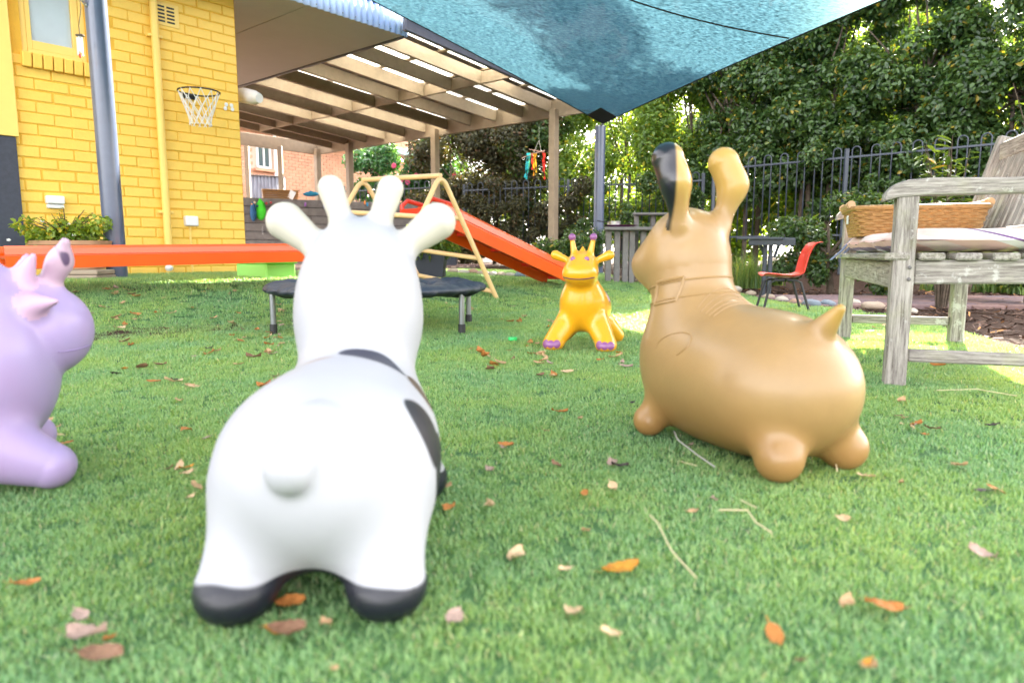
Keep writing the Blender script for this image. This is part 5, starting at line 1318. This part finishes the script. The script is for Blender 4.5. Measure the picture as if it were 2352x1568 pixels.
MB().tube([q+Vector((.012*math.cos(a), .012*math.sin(a), -a*.006)) for a in np.linspace(0, 25, 60)], .003, 5).build('coil', M['steel'], sc, smooth=True)
for (px0, px1, lb) in ((606, 636, 'left woven brown basket on the sleeper wall'), (637, 686, 'right woven orange brown basket on the sleeper wall')):
    t = thing('woven_basket', lb, 'basket'); a = SW(px0, 462, -.12); b = SW(px1, 462, -.12); z_ = at(640, 438, 12.8).z
    for r in range(7):
        zz = a.z+(z_-a.z)*r/6; k = 1+.02*r; MB().beam(Vector((a.x-.01*r*.3, a.y, zz)), Vector((b.x+.01*r*.3, b.y, zz)), .16*k, .020, ch=.008).build('weave_band', M['wicker'], t)
    MB().beam(Vector((a.x-.02, a.y, z_+.008)), Vector((b.x+.02, b.y, z_+.008)), .18, .012).build('rim', M['cane'], t)
fx = thing('paper_card', 'white card propped on the right woven basket', 'card'); q = SW(669, 448, -.02); MB().cbox(q, (.11, .01, .15), .002, Matrix.Rotation(.5, 3, 'Y')).build('card', M['white_plastic'], fx)
ff = thing('flower_garland', 'small coloured pompom garland above the green bag', 'garland')
for px, py, c in ((577, 470, (.7, .3, .1)), (583, 466, (.7, .55, .4)), (596, 472, (.3, .8, .05)), (601, 476, (.8, .3, .3)), (610, 468, (.5, .03, .05)), (589, 474, (.02, .02, .1)), (620, 466, (.5, .03, .05))):
    MB().ball(SW(px, py, .05), .022, 8, 6).build('pompom', mat('pompom', c, .8), ff, smooth=True)
# corrugated panel fence section behind
cgp = thing('corrugated_panel', 'weathered grey corrugated panel standing behind the woven baskets', 'fence panel'); a = at(572, 430, 14.6); b = at(655, 430, 15.0); V = []; nr = 90
for i in range(nr+1):
    p = a.lerp(b, i/nr); o = .014*math.sin(i*2*math.pi/9); V += [(p.x, p.y+o, .3), (p.x, p.y+o, at(600, 404, 14.8).z)]
co_ = MB().add(V, [(2*i, 2*i+2, 2*i+3, 2*i+1) for i in range(nr)]).build('sheet', mat('old_iron', (.33, .35, .42), .7, col2=(.20, .19, .22), vscale=6, stretch=(6, 1, .6)), cgp, smooth=True); co_.modifiers.new('s', 'SOLIDIFY').thickness = .004
MB().beam(Vector((a.x, a.y, V[1][2])), Vector((b.x, b.y, V[1][2])), .05, .02).build('capping', M['timber_g'], cgp)
# neighbour's brick house
nh = thing('brick_house', 'neighbouring salmon brick house seen under the pergola', 'house')
na = at(500, 400, 17.5); nb2 = at(960, 400, 24.5); nd = Vector((nb2.x-na.x, nb2.y-na.y, 0)); NL = nd.length; nd.normalize(); nnrm = Vector((nd.y, -nd.x, 0)); NR = Matrix((nd, -nnrm, Vector((0, 0, 1)))).transposed()
def NW(s, z, o=0): p = na+nd*s+nnrm*o; return Vector((p.x, p.y, z))
def nat(px, py): d = ray(px, py); o = Vector((0, 0, CAMH)); t = (na-o).dot(nnrm)/d.dot(nnrm); p = o+d*t; return (p-na).dot(nd), p.z
nwall = MB().cbox(NW(NL/2, 2.3, -.1), (NL, .18, 4.8), .002, NR).build('wall', M['mortar_n'], nh)
ws, wz = nat(589, 385); we, wze = nat(619, 332); ntop = nat(600, 300)[1]
bb = MB()
for r in range(54):
    z = .1+.086*r
    s = -.12*(r % 2)
    while s < NL:
        if not (s+.24 > ws-.02 and s < we+.02 and wz-.03 < z < wze+.1): bb.cbox(NW(s+.12, z, .002+random.uniform(-.002, .002)), (.23, .03, .076), .004, NR)
        s += .24
o = bb.build('brick_courses', M['brick_n'], nwall); o['kind'] = 'stuff'
wn_ = MB(); 
for a, b, c, d in ((ws, ws+.05, wz, wze), (we-.05, we, wz, wze), (ws, we, wz, wz+.05), (ws, we, wze-.05, wze), ((ws+we)/2-.02, (ws+we)/2+.02, wz, wze)): wn_.cbox(NW((a+b)/2, (c+d)/2, .02), (b-a, .05, d-c), .003, NR)
wno = wn_.build('window', M['white_plastic'], nh); MB().cbox(NW((ws+we)/2, (wz+wze)/2, .002), (we-ws-.06, .02, wze-wz-.06), .001, NR).build('pane', mat('dark_glass', (.08, .11, .13), .1, .8), wno)
MB().cbox(NW((ws+we)/2, wz-.05, .05), (we-ws+.2, .1, .07), .004, NR).build('sill', M['brick_n'], wno)
ds, _ = nat(655/1.0*1.0-25, 350); MB().tube([NW(nat(628, 350)[0], .3, .07), NW(nat(628, 350)[0], ntop+.3, .07)], .045, 12).build('downpipe', M['white_plastic'], nh, smooth=True)
ge = nat(570, 298); MB().beam(NW(-1, ge[1]+.1, .35), NW(NL, ge[1]+.1, .35), .1, .11).build('gutter', mat('teal_gutter', (.22, .38, .40), .4), nh)
MB().prism([NW(-1, ge[1]+.04, .02), NW(NL, ge[1]+.04, .02), NW(NL, ge[1]+.04, .3), NW(-1, ge[1]+.04, .3)], (0, 0, .02)).build('eave', mat('eave_white', (.7, .72, .72), .6), nh)
MB().prism([NW(-1, ge[1]+.16, .4), NW(NL, ge[1]+.16, .4), NW(NL, ge[1]+1.3, -3), NW(-1, ge[1]+1.3, -3)], (0, 0, .04)).build('roof', M['roof_sheet'], nh)
# side carport posts
for px in (578, 653):
    q = at(px, 583, 13.5); o = MB().beam(Vector((q.x, q.y, .15)), Vector((q.x, q.y, ZB+.02)), .08, .08, up=(1, 0, 0)).build('post', M['timber_p'], pg)

# lime box, dark planters, potted plants
lbx = thing('storage_box', 'lime green plastic box on the turf at the yellow wall corner', 'box'); q0 = gp(543, 638); q1 = gp(612, 641)
d_ = (q1-q0); d_.z = 0; d_.normalize(); nrm = Vector((-d_.y, d_.x, 0)); zt2 = .155; hgt = at(575, 604, q0.y).z-q0.z
c = (q0+q1)/2+nrm*.13; R_ = Matrix((d_, nrm, Vector((0, 0, 1)))).transposed(); wdt = (q1-q0).length
MB().cbox(c+Vector((0, 0, hgt/2)), (wdt, .26, hgt), .012, R_).build('box_body', M['lime'], lbx); MB().cbox(c+Vector((0, 0, hgt+.008)), (wdt+.02, .28, .018), .006, R_).build('lid', M['lime'], lbx)
for px0, px1, pyb, pyt, lb, lb2, n in ((947, 1013, 640, 582, 'square dark grey planter pot under the orange slide', 'leafy green shrub growing in the dark square planter', 3500), (1016, 1040, 612, 578, 'smaller dark planter pot by the far fence', 'small green shrub growing in the far dark planter', 1500)):
    q0 = gp(px0, pyb); q1 = gp(px1, pyb); c = (q0+q1)/2; w_ = (q1-q0).length; hgt = at((px0+px1)/2, pyt, c.y).z-c.z; t = thing('planter_pot', lb, 'planter', c+Vector((0, w_/2, 0)))
    V = []; 
    for z_, k_ in ((0, .86), (hgt, 1.0), (hgt, .9), (hgt-.05, .9)):
        for a, b in ((-1, -1), (1, -1), (1, 1), (-1, 1)): V.append((a*w_/2*k_, b*w_/2*k_, z_))
    f = [(3, 2, 1, 0)]+[(4*i+k, 4*i+(k+1) % 4, 4*i+4+(k+1) % 4, 4*i+4+k) for i in range(3) for k in range(4)]
    MB().add(V, f).build('pot', M['planter'], t); MB().cbox((0, 0, hgt-.055), (w_*.86, w_*.86, .02), .002).build('soil', M['mulch'], t)
    cl = [((random.uniform(-.5, .5)*w_, random.uniform(-.4, .4)*w_, random.uniform(.05, .2)), (.11, .11, .09)) for _ in range(14)]
    s_t = thing('potted_shrub', lb2, 'shrub', c+Vector((0, w_/2, hgt-.04))); link('foliage', foliage_mesh('foliage', cl, n, .04), leaf_g, s_t); MB().tube([(0, 0, 0), (.01, 0, .15)], .01, 6).build('stem', M['bark'], s_t)
# trough with flowering plants against the yellow wall, behind the orange plank
tq = at(160, 560, 4.95); tz = float(gz(tq.x, tq.y)); tg_ = Vector((tq.x, tq.y, tz))
tt = thing('plant_trough', 'brown terracotta plant trough behind the orange plank near the thick grey pole', 'plant pot', tg_)
th_ = at(150, 553, 4.95).z-tz
def tro(z, s):
    out = []
    for k in range(32):
        a = 2*math.pi*k/32; c_, s__ = math.cos(a), math.sin(a); r = (abs(c_)**4+abs(s__)**4)**(-.25); out.append((r*c_*.25*s, r*s__*.13*s, z))
    return out
V = []; lv = [(.075, .84), (th_-.035, .97), (th_-.03, 1.05), (th_, 1.07), (th_, .98), (th_-.04, .95)]
for z_, s__ in lv: V += tro(z_, s__)
MB().add(V, [tuple(range(32))[::-1]]+[(32*i+k, 32*i+(k+1) % 32, 32*i+32+(k+1) % 32, 32*i+32+k) for i in range(5) for k in range(32)]).build('pot', M['terracotta'], tt, smooth=True)
MB().cbox((0, 0, th_-.05), (.40, .2, .02), .004).build('soil', M['mulch'], tt)
bs = tag(MB().cbox((0, 0, 0), (.44, .24, .034), .006).cbox((0.02, 0, .037), (.40, .22, .034), .006).build('paving_slab', M['sand'], None, tg_+Vector((.03, 0, .018))), 'stacked pale sandstone slabs under the terracotta plant trough', 'slab')
leaf_p = leaf_mat('pot_leaf', (.08, .16, .02), (.28, .38, .05), (.55, .45, .05), acc=.08, trans=.35)
pp = leafy_plant('potted_plant', 'bushy yellow green plant with tiny white flowers in the terracotta trough', 'plant', tg_+Vector((-.02, 0, th_-.04)), 20, 15, .036, leaf_p, .62, .27, .27, droop=.2, per_leaf=True, z_from=.1)
P_ = []; 
cl = [((random.uniform(-.30, .26), random.uniform(-.1, .1), random.uniform(.0, .17)), (.07, .07, .06)) for _ in range(26)]
fo2 = link('foliage', foliage_mesh('foliage', cl, 1900, .034, .65), leaf_p, pp); fo2['kind'] = 'stuff'
for px, py in ((20, 551), (157, 515), (170, 540), (84, 560), (98, 507)):
    q = at(px, py, 4.86)-pp.location; g = MB()
    for k in range(5): a = k*1.257; g.ball(q+Vector((.009*math.cos(a), -.0, .006*math.sin(a))), (.008, .008, .004), 6, 4)
    g.build('flower', M['white_plastic'], pp, smooth=True)

# ================================================================== LITTER ON THE TURF
def leaf_mesh(L, W_, curl, twist, seed, notch=0):
    r_ = random.Random(seed); V = []; n = 9; m_ = 5
    for i in range(n+1):
        f = i/n; w_ = W_*math.sin(math.pi*min(.999, max(.001, f**.85)))**.75*(1+r_.uniform(-.06, .06)); 
        for j in range(-2, 3):
            y = j/2*w_/2; x = (f-.5)*L; z = .004+curl*((f-.5)*2)**2*L*.35+abs(j/2)**2*curl*W_*.5+.0015*r_.uniform(-1, 1)+twist*(f-.5)*j/2*W_*.6
            V.append((x, y, z+.009))
    Fc = [(i*m_+j, (i+1)*m_+j, (i+1)*m_+j+1, i*m_+j+1) for i in range(n) for j in range(4)]
    b = len(V); V += [(-.5*L, .0007, .013), (-.5*L, -.0007, .013), (-.5*L-.25*L, .0005, .018), (-.5*L-.25*L, -.0005, .018)]; Fc.append((b, b+1, b+3, b+2))
    return V, Fc
lm = {}
def lmat(nm, c, c2): lm[nm] = mat('dry_leaf_'+nm, c, .55, .35, col2=c2, vscale=70, trans=.15, bump=.5, bscale=120, grime=.45)
lmat('orange', (.58, .25, .07), (.42, .14, .03)); lmat('tan', (.62, .40, .22), (.48, .28, .14)); lmat('brown', (.34, .19, .11), (.20, .10, .06)); lmat('yellow', (.75, .38, .04), (.50, .18, .03)); lmat('pinkish', (.52, .36, .30), (.38, .25, .2)); lmat('dark', (.09, .06, .06), (.05, .035, .035)); lmat('cream', (.72, .52, .32), (.62, .40, .22))
cache = {}
def leafme(sz, seed, mk):
    key = (sz, seed, mk)
    if key not in cache:
        r_ = random.Random(seed); V, Fc = leaf_mesh(sz, sz*r_.uniform(.45, .72), r_.uniform(.02, .34), r_.uniform(-.7, .7), seed); me = bpy.data.meshes.new('fallen_leaf'); me.from_pydata(V, [], Fc); me.shade_smooth(); me.materials.append(lm[mk]); cache[key] = me
    return cache[key]
big = [(1427, 1332, .072, 'yellow', 'large mottled orange and yellow fallen leaf in front of the tan dog', .3, 1.15), (1187, 1298, .058, 'cream', 'pale cream curled fallen leaf left of the large orange leaf', 1.2, 1), (1296, 1327, .030, 'cream', 'small cream fallen leaf between the cream and orange leaves', .4, 1),
       (668, 1405, .050, 'orange', 'orange fallen leaf between the hind hooves of the white cow', .1, 1), (662, 1484, .060, 'brown', 'reddish brown fallen leaf at the bottom edge below the cow', -.1, 1), (1043, 1446, .040, 'pinkish', 'pinkish fallen leaf right of the cow hind hoof', 1.2, 1),
       (203, 1490, .060, 'pinkish', 'grey pink fallen leaf at the bottom left', .0, 1), (228, 1527, .065, 'brown', 'thin brown fallen leaf at the very bottom left', .1, 1), (57, 1371, .045, 'orange', 'narrow orange fallen leaf near the left edge', .3, 1), (193, 1441, .045, 'pinkish', 'narrow pink fallen leaf above the grey pink leaf', -.7, 1),
       (2025, 1425, .056, 'orange', 'curled orange fallen leaf at the lower right', -.3, 1), (1947, 1407, .035, 'tan', 'small tan fallen leaf beside the curled orange leaf at lower right', .8, 1), (1162, 1035, .050, 'orange', 'orange fallen leaf with raised stem between cow and dog', -.3, 1), (1285, 958, .058, 'orange', 'long orange fallen leaf left of the dog front foot', .0, 1),
       (148, 1033, .055, 'orange', 'orange brown fallen leaf beside the lilac dinosaur foot', .5, 1), (429, 1000, .042, 'orange', 'orange fallen leaf left of the cow body', -.3, 1), (430, 1090, .035, 'yellow', 'small yellow orange fallen leaf left of the cow hip', .4, 1), (1341, 1150, .036, 'orange', 'small orange fallen leaf left of the dog rear foot', 1.2, 1),
       (1030, 1180, .042, 'orange', 'orange fallen leaf right of the cow flank', 1.1, 1), (1022, 1137, .040, 'tan', 'tan fallen leaf just above the orange leaf right of the cow', .2, 1), (275, 757, .085, 'cream', 'large pale fallen leaf left of the trampoline', .0, 1), (549, 845, .055, 'tan', 'tan fallen leaf in the middle of the left turf', .0, 1),
       (1236, 842, .055, 'tan', 'pale tan fallen leaf below the giraffe front foot', .0, 1), (2260, 1146, .048, 'dark', 'dark brown bark chip on the turf at the right', -.05, 1), (1379, 834, .040, 'orange', 'orange fallen leaf in front of the giraffe feet', .1, 1), (411, 930, .045, 'tan', 'pale brown fallen leaf in the left turf', -.8, 1), (354, 886, .060, 'orange', 'long orange fallen leaf in the left turf', .2, 1),
       (2280, 989, .050, 'dark', 'dark bark sliver on the turf below the bench', 0, 1), (2065, 967, .036, 'brown', 'red brown fallen leaf below the near bench leg', -.1, 1)]
for i, (px, py, sz, mk, lb, rz, wx) in enumerate(big):
    g = gp(px, py); me = leafme(sz*.70, 100+i, mk); o = link('fallen_leaf', me, None, None, g, (random.uniform(-.15, .15), random.uniform(-.15, .15), rz)); tag(o, lb, 'leaf', 'fallen leaves on the turf'); o.scale = (1, 1.25 if wx > 1 else 1, 1)
def ordn(k): return ['', 'second ', 'third ', 'fourth ', 'fifth ', 'sixth ', 'seventh ', 'eighth ', 'ninth ', 'tenth ', 'eleventh ', 'twelfth ', 'thirteenth ', 'fourteenth ', 'fifteenth ', 'sixteenth ', 'seventeenth ', 'eighteenth ', 'nineteenth ', 'twentieth '][min(k, 19)]
labs = {'orange': 'small dry orange leaf scattered on the green turf', 'tan': 'small pale tan leaf scattered on the green turf', 'brown': 'small dark brown leaf scattered on the green turf', 'yellow': 'small yellow orange leaf scattered on the green turf', 'pinkish': 'small pinkish dry leaf scattered on the green turf', 'cream': 'small cream leaf scattered on the green turf', 'dark': 'small dark bark fragment scattered on the green turf'}
lr = random.Random(5); cnt = 0
zones = [((120, 600), (690, 940), 56), ((600, 700), (690, 900), 24), ((1000, 1280), (760, 900), 24), ((1000, 1300), (665, 755), 16), ((1400, 1480), (700, 850), 8), ((150, 600), (645, 700), 16), ((1950, 2340), (870, 1000), 14), ((1000, 2300), (900, 1250), 26), ((100, 500), (900, 1250), 12), ((200, 2300), (1250, 1540), 12), ((2000, 2300), (740, 860), 10), ((1500, 1960), (700, 760), 6)]
znames = ['left of the trampoline', 'under the trampoline', 'between trampoline and giraffe', 'before the orange slide foot', 'right of the giraffe', 'in front of the yellow house', 'below the near bench leg', 'between cow and dog', 'left of the cow', 'along the bottom foreground', 'under the bench', 'behind the dog back']
adj = {'orange': 'orange', 'tan': 'pale tan', 'brown': 'dark brown', 'yellow': 'yellow orange', 'pinkish': 'pinkish', 'cream': 'cream', 'dark': 'blackish'}; bins = {}
for zi, ((xa, xb), (ya, yb), n) in enumerate(zones):
    for k in range(n):
        if k % 5 == 0 or zi in (7, 9): cc = (lr.uniform(xa, xb), lr.uniform(ya, yb))
        g = gp(cc[0]+lr.gauss(0, (xb-xa)*.09), max(640, cc[1]+lr.gauss(0, (yb-ya)*.09))); mk = lr.choices(list(labs), [3.4, 5.5, 1.8, 1.4, 2.2, 3, .8])[0]; sz = lr.choice([.014, .018, .024, .032]) if g.y < 2 else lr.choice([.025, .034, .045, .055])
        o = link('fallen_leaf', leafme(sz, lr.randrange(6), mk), None, None, g-Vector((0, 0, .003)), (lr.uniform(-.3, .3), lr.uniform(-.3, .3), lr.uniform(0, 6.28))); tag(o, labs[mk], 'leaf', 'fallen leaves on the turf'); bins.setdefault((zi, mk), []).append((g.y, o))
for (zi, mk), L_ in bins.items():
    for k, (_, o) in enumerate(sorted(L_, key=lambda q: q[0])): o['label'] = '%snearest %s dry leaf lying on the turf %s' % (ordn(k), adj[mk], znames[zi])
# dry grass stalks and twigs
M['straw'] = mat('straw', (.62, .50, .30), .7); M['twig'] = mat('grey_twig', (.40, .38, .34), .8)
for pts, r_, m_, lb, nm in (([(1492, 1220), (1510, 1245), (1540, 1300), (1565, 1335), (1597, 1380)], .0011, 'straw', 'long pale straw stalk right of the large orange leaf', 'straw_stalk'), ([(1650, 1203), (1715, 1213), (1735, 1230), (1771, 1256)], .0011, 'straw', 'bent pale straw stalk in front of the dog rear foot', 'straw_stalk'), ([(1700, 1180), (1735, 1205)], .0009, 'straw', 'short pale straw stalk above the bent straw stalk', 'straw_stalk'),
                       ([(1548, 1015), (1556, 1040), (1600, 1068), (1640, 1100)], .0016, 'twig', 'forked grey twig lying beneath the tan dog belly', 'grey_twig'), ([(1560, 1085), (1600, 1105)], .0008, 'straw', 'thin straw piece below the grey twig', 'straw_stalk'), ([(1918, 1095), (1921, 1115)], .0012, 'straw', 'short straw piece below the dog right rear foot', 'straw_stalk'), ([(2150, 915), (2240, 915), (2335, 925)], .0011, 'straw', 'long straw stalk lying on the turf right of the bench leg', 'straw_stalk')):
    P3 = [gp(*p)+Vector((0, 0, .022+.004*math.sin(i*2))) for i, p in enumerate(pts)]
    o = MB().tube(P3, r_, 6).build(nm, M[m_], None, smooth=True); tag(o, lb, 'stalk' if m_ == 'straw' else 'twig')
# green bottle cap
gc = gp(1178, 787); o = MB().lathe([(.02, 0), (.021, .010), (.019, .014), (.012, .0145)], 24).build('bottle_cap', mat('green_plastic', (.02, .55, .12), .35), None, gc+Vector((0, 0, .012)), smooth=True); tag(o, 'small bright green plastic cap on the turf left of the giraffe', 'cap')
# mulch chips on the bed
V = []; Fc = []; N_ = 5200; xs = rng.uniform(1.6, 5.4, N_); ys = rng.uniform(1.4, 7.5, N_); ok = ~inpoly(xs, ys) & (xs < .85*ys+.3); xs = xs[ok]; ys = ys[ok]
for x_, y_ in zip(xs, ys):
    a = random.uniform(0, 6.28); l = random.uniform(.012, .04); w_ = l*.35; z = float(gz(x_, y_))+random.uniform(-.005, .012); c, s = math.cos(a), math.sin(a); t = random.uniform(-.012, .012); b = len(V)
    V += [(x_-c*l-s*w_*.3, y_-s*l+c*w_*.3, z-t), (x_+c*l, y_+s*l, z+t), (x_+c*l*.8-s*w_, y_+s*l*.8+c*w_, z+t+.004), (x_-c*l*.7-s*w_, y_-s*l*.7+c*w_, z-t+.006)]; Fc.append((b, b+1, b+2, b+3))
me = np_mesh('bark_mulch', np.array(V), np.array(Fc), 4, np.repeat(rng.random(len(V)//4), 4)); mm_ = leaf_mat('mulch_chips', (.035, .02, .015), (.16, .09, .06), (.5, .24, .08), acc=.06, trans=.0, rough=.9); o = link('bark_mulch', me, mm_); tag(o, 'brown bark mulch and leaf litter covering the garden bed', 'mulch', kind='stuff')
bpy.context.view_layer.update()
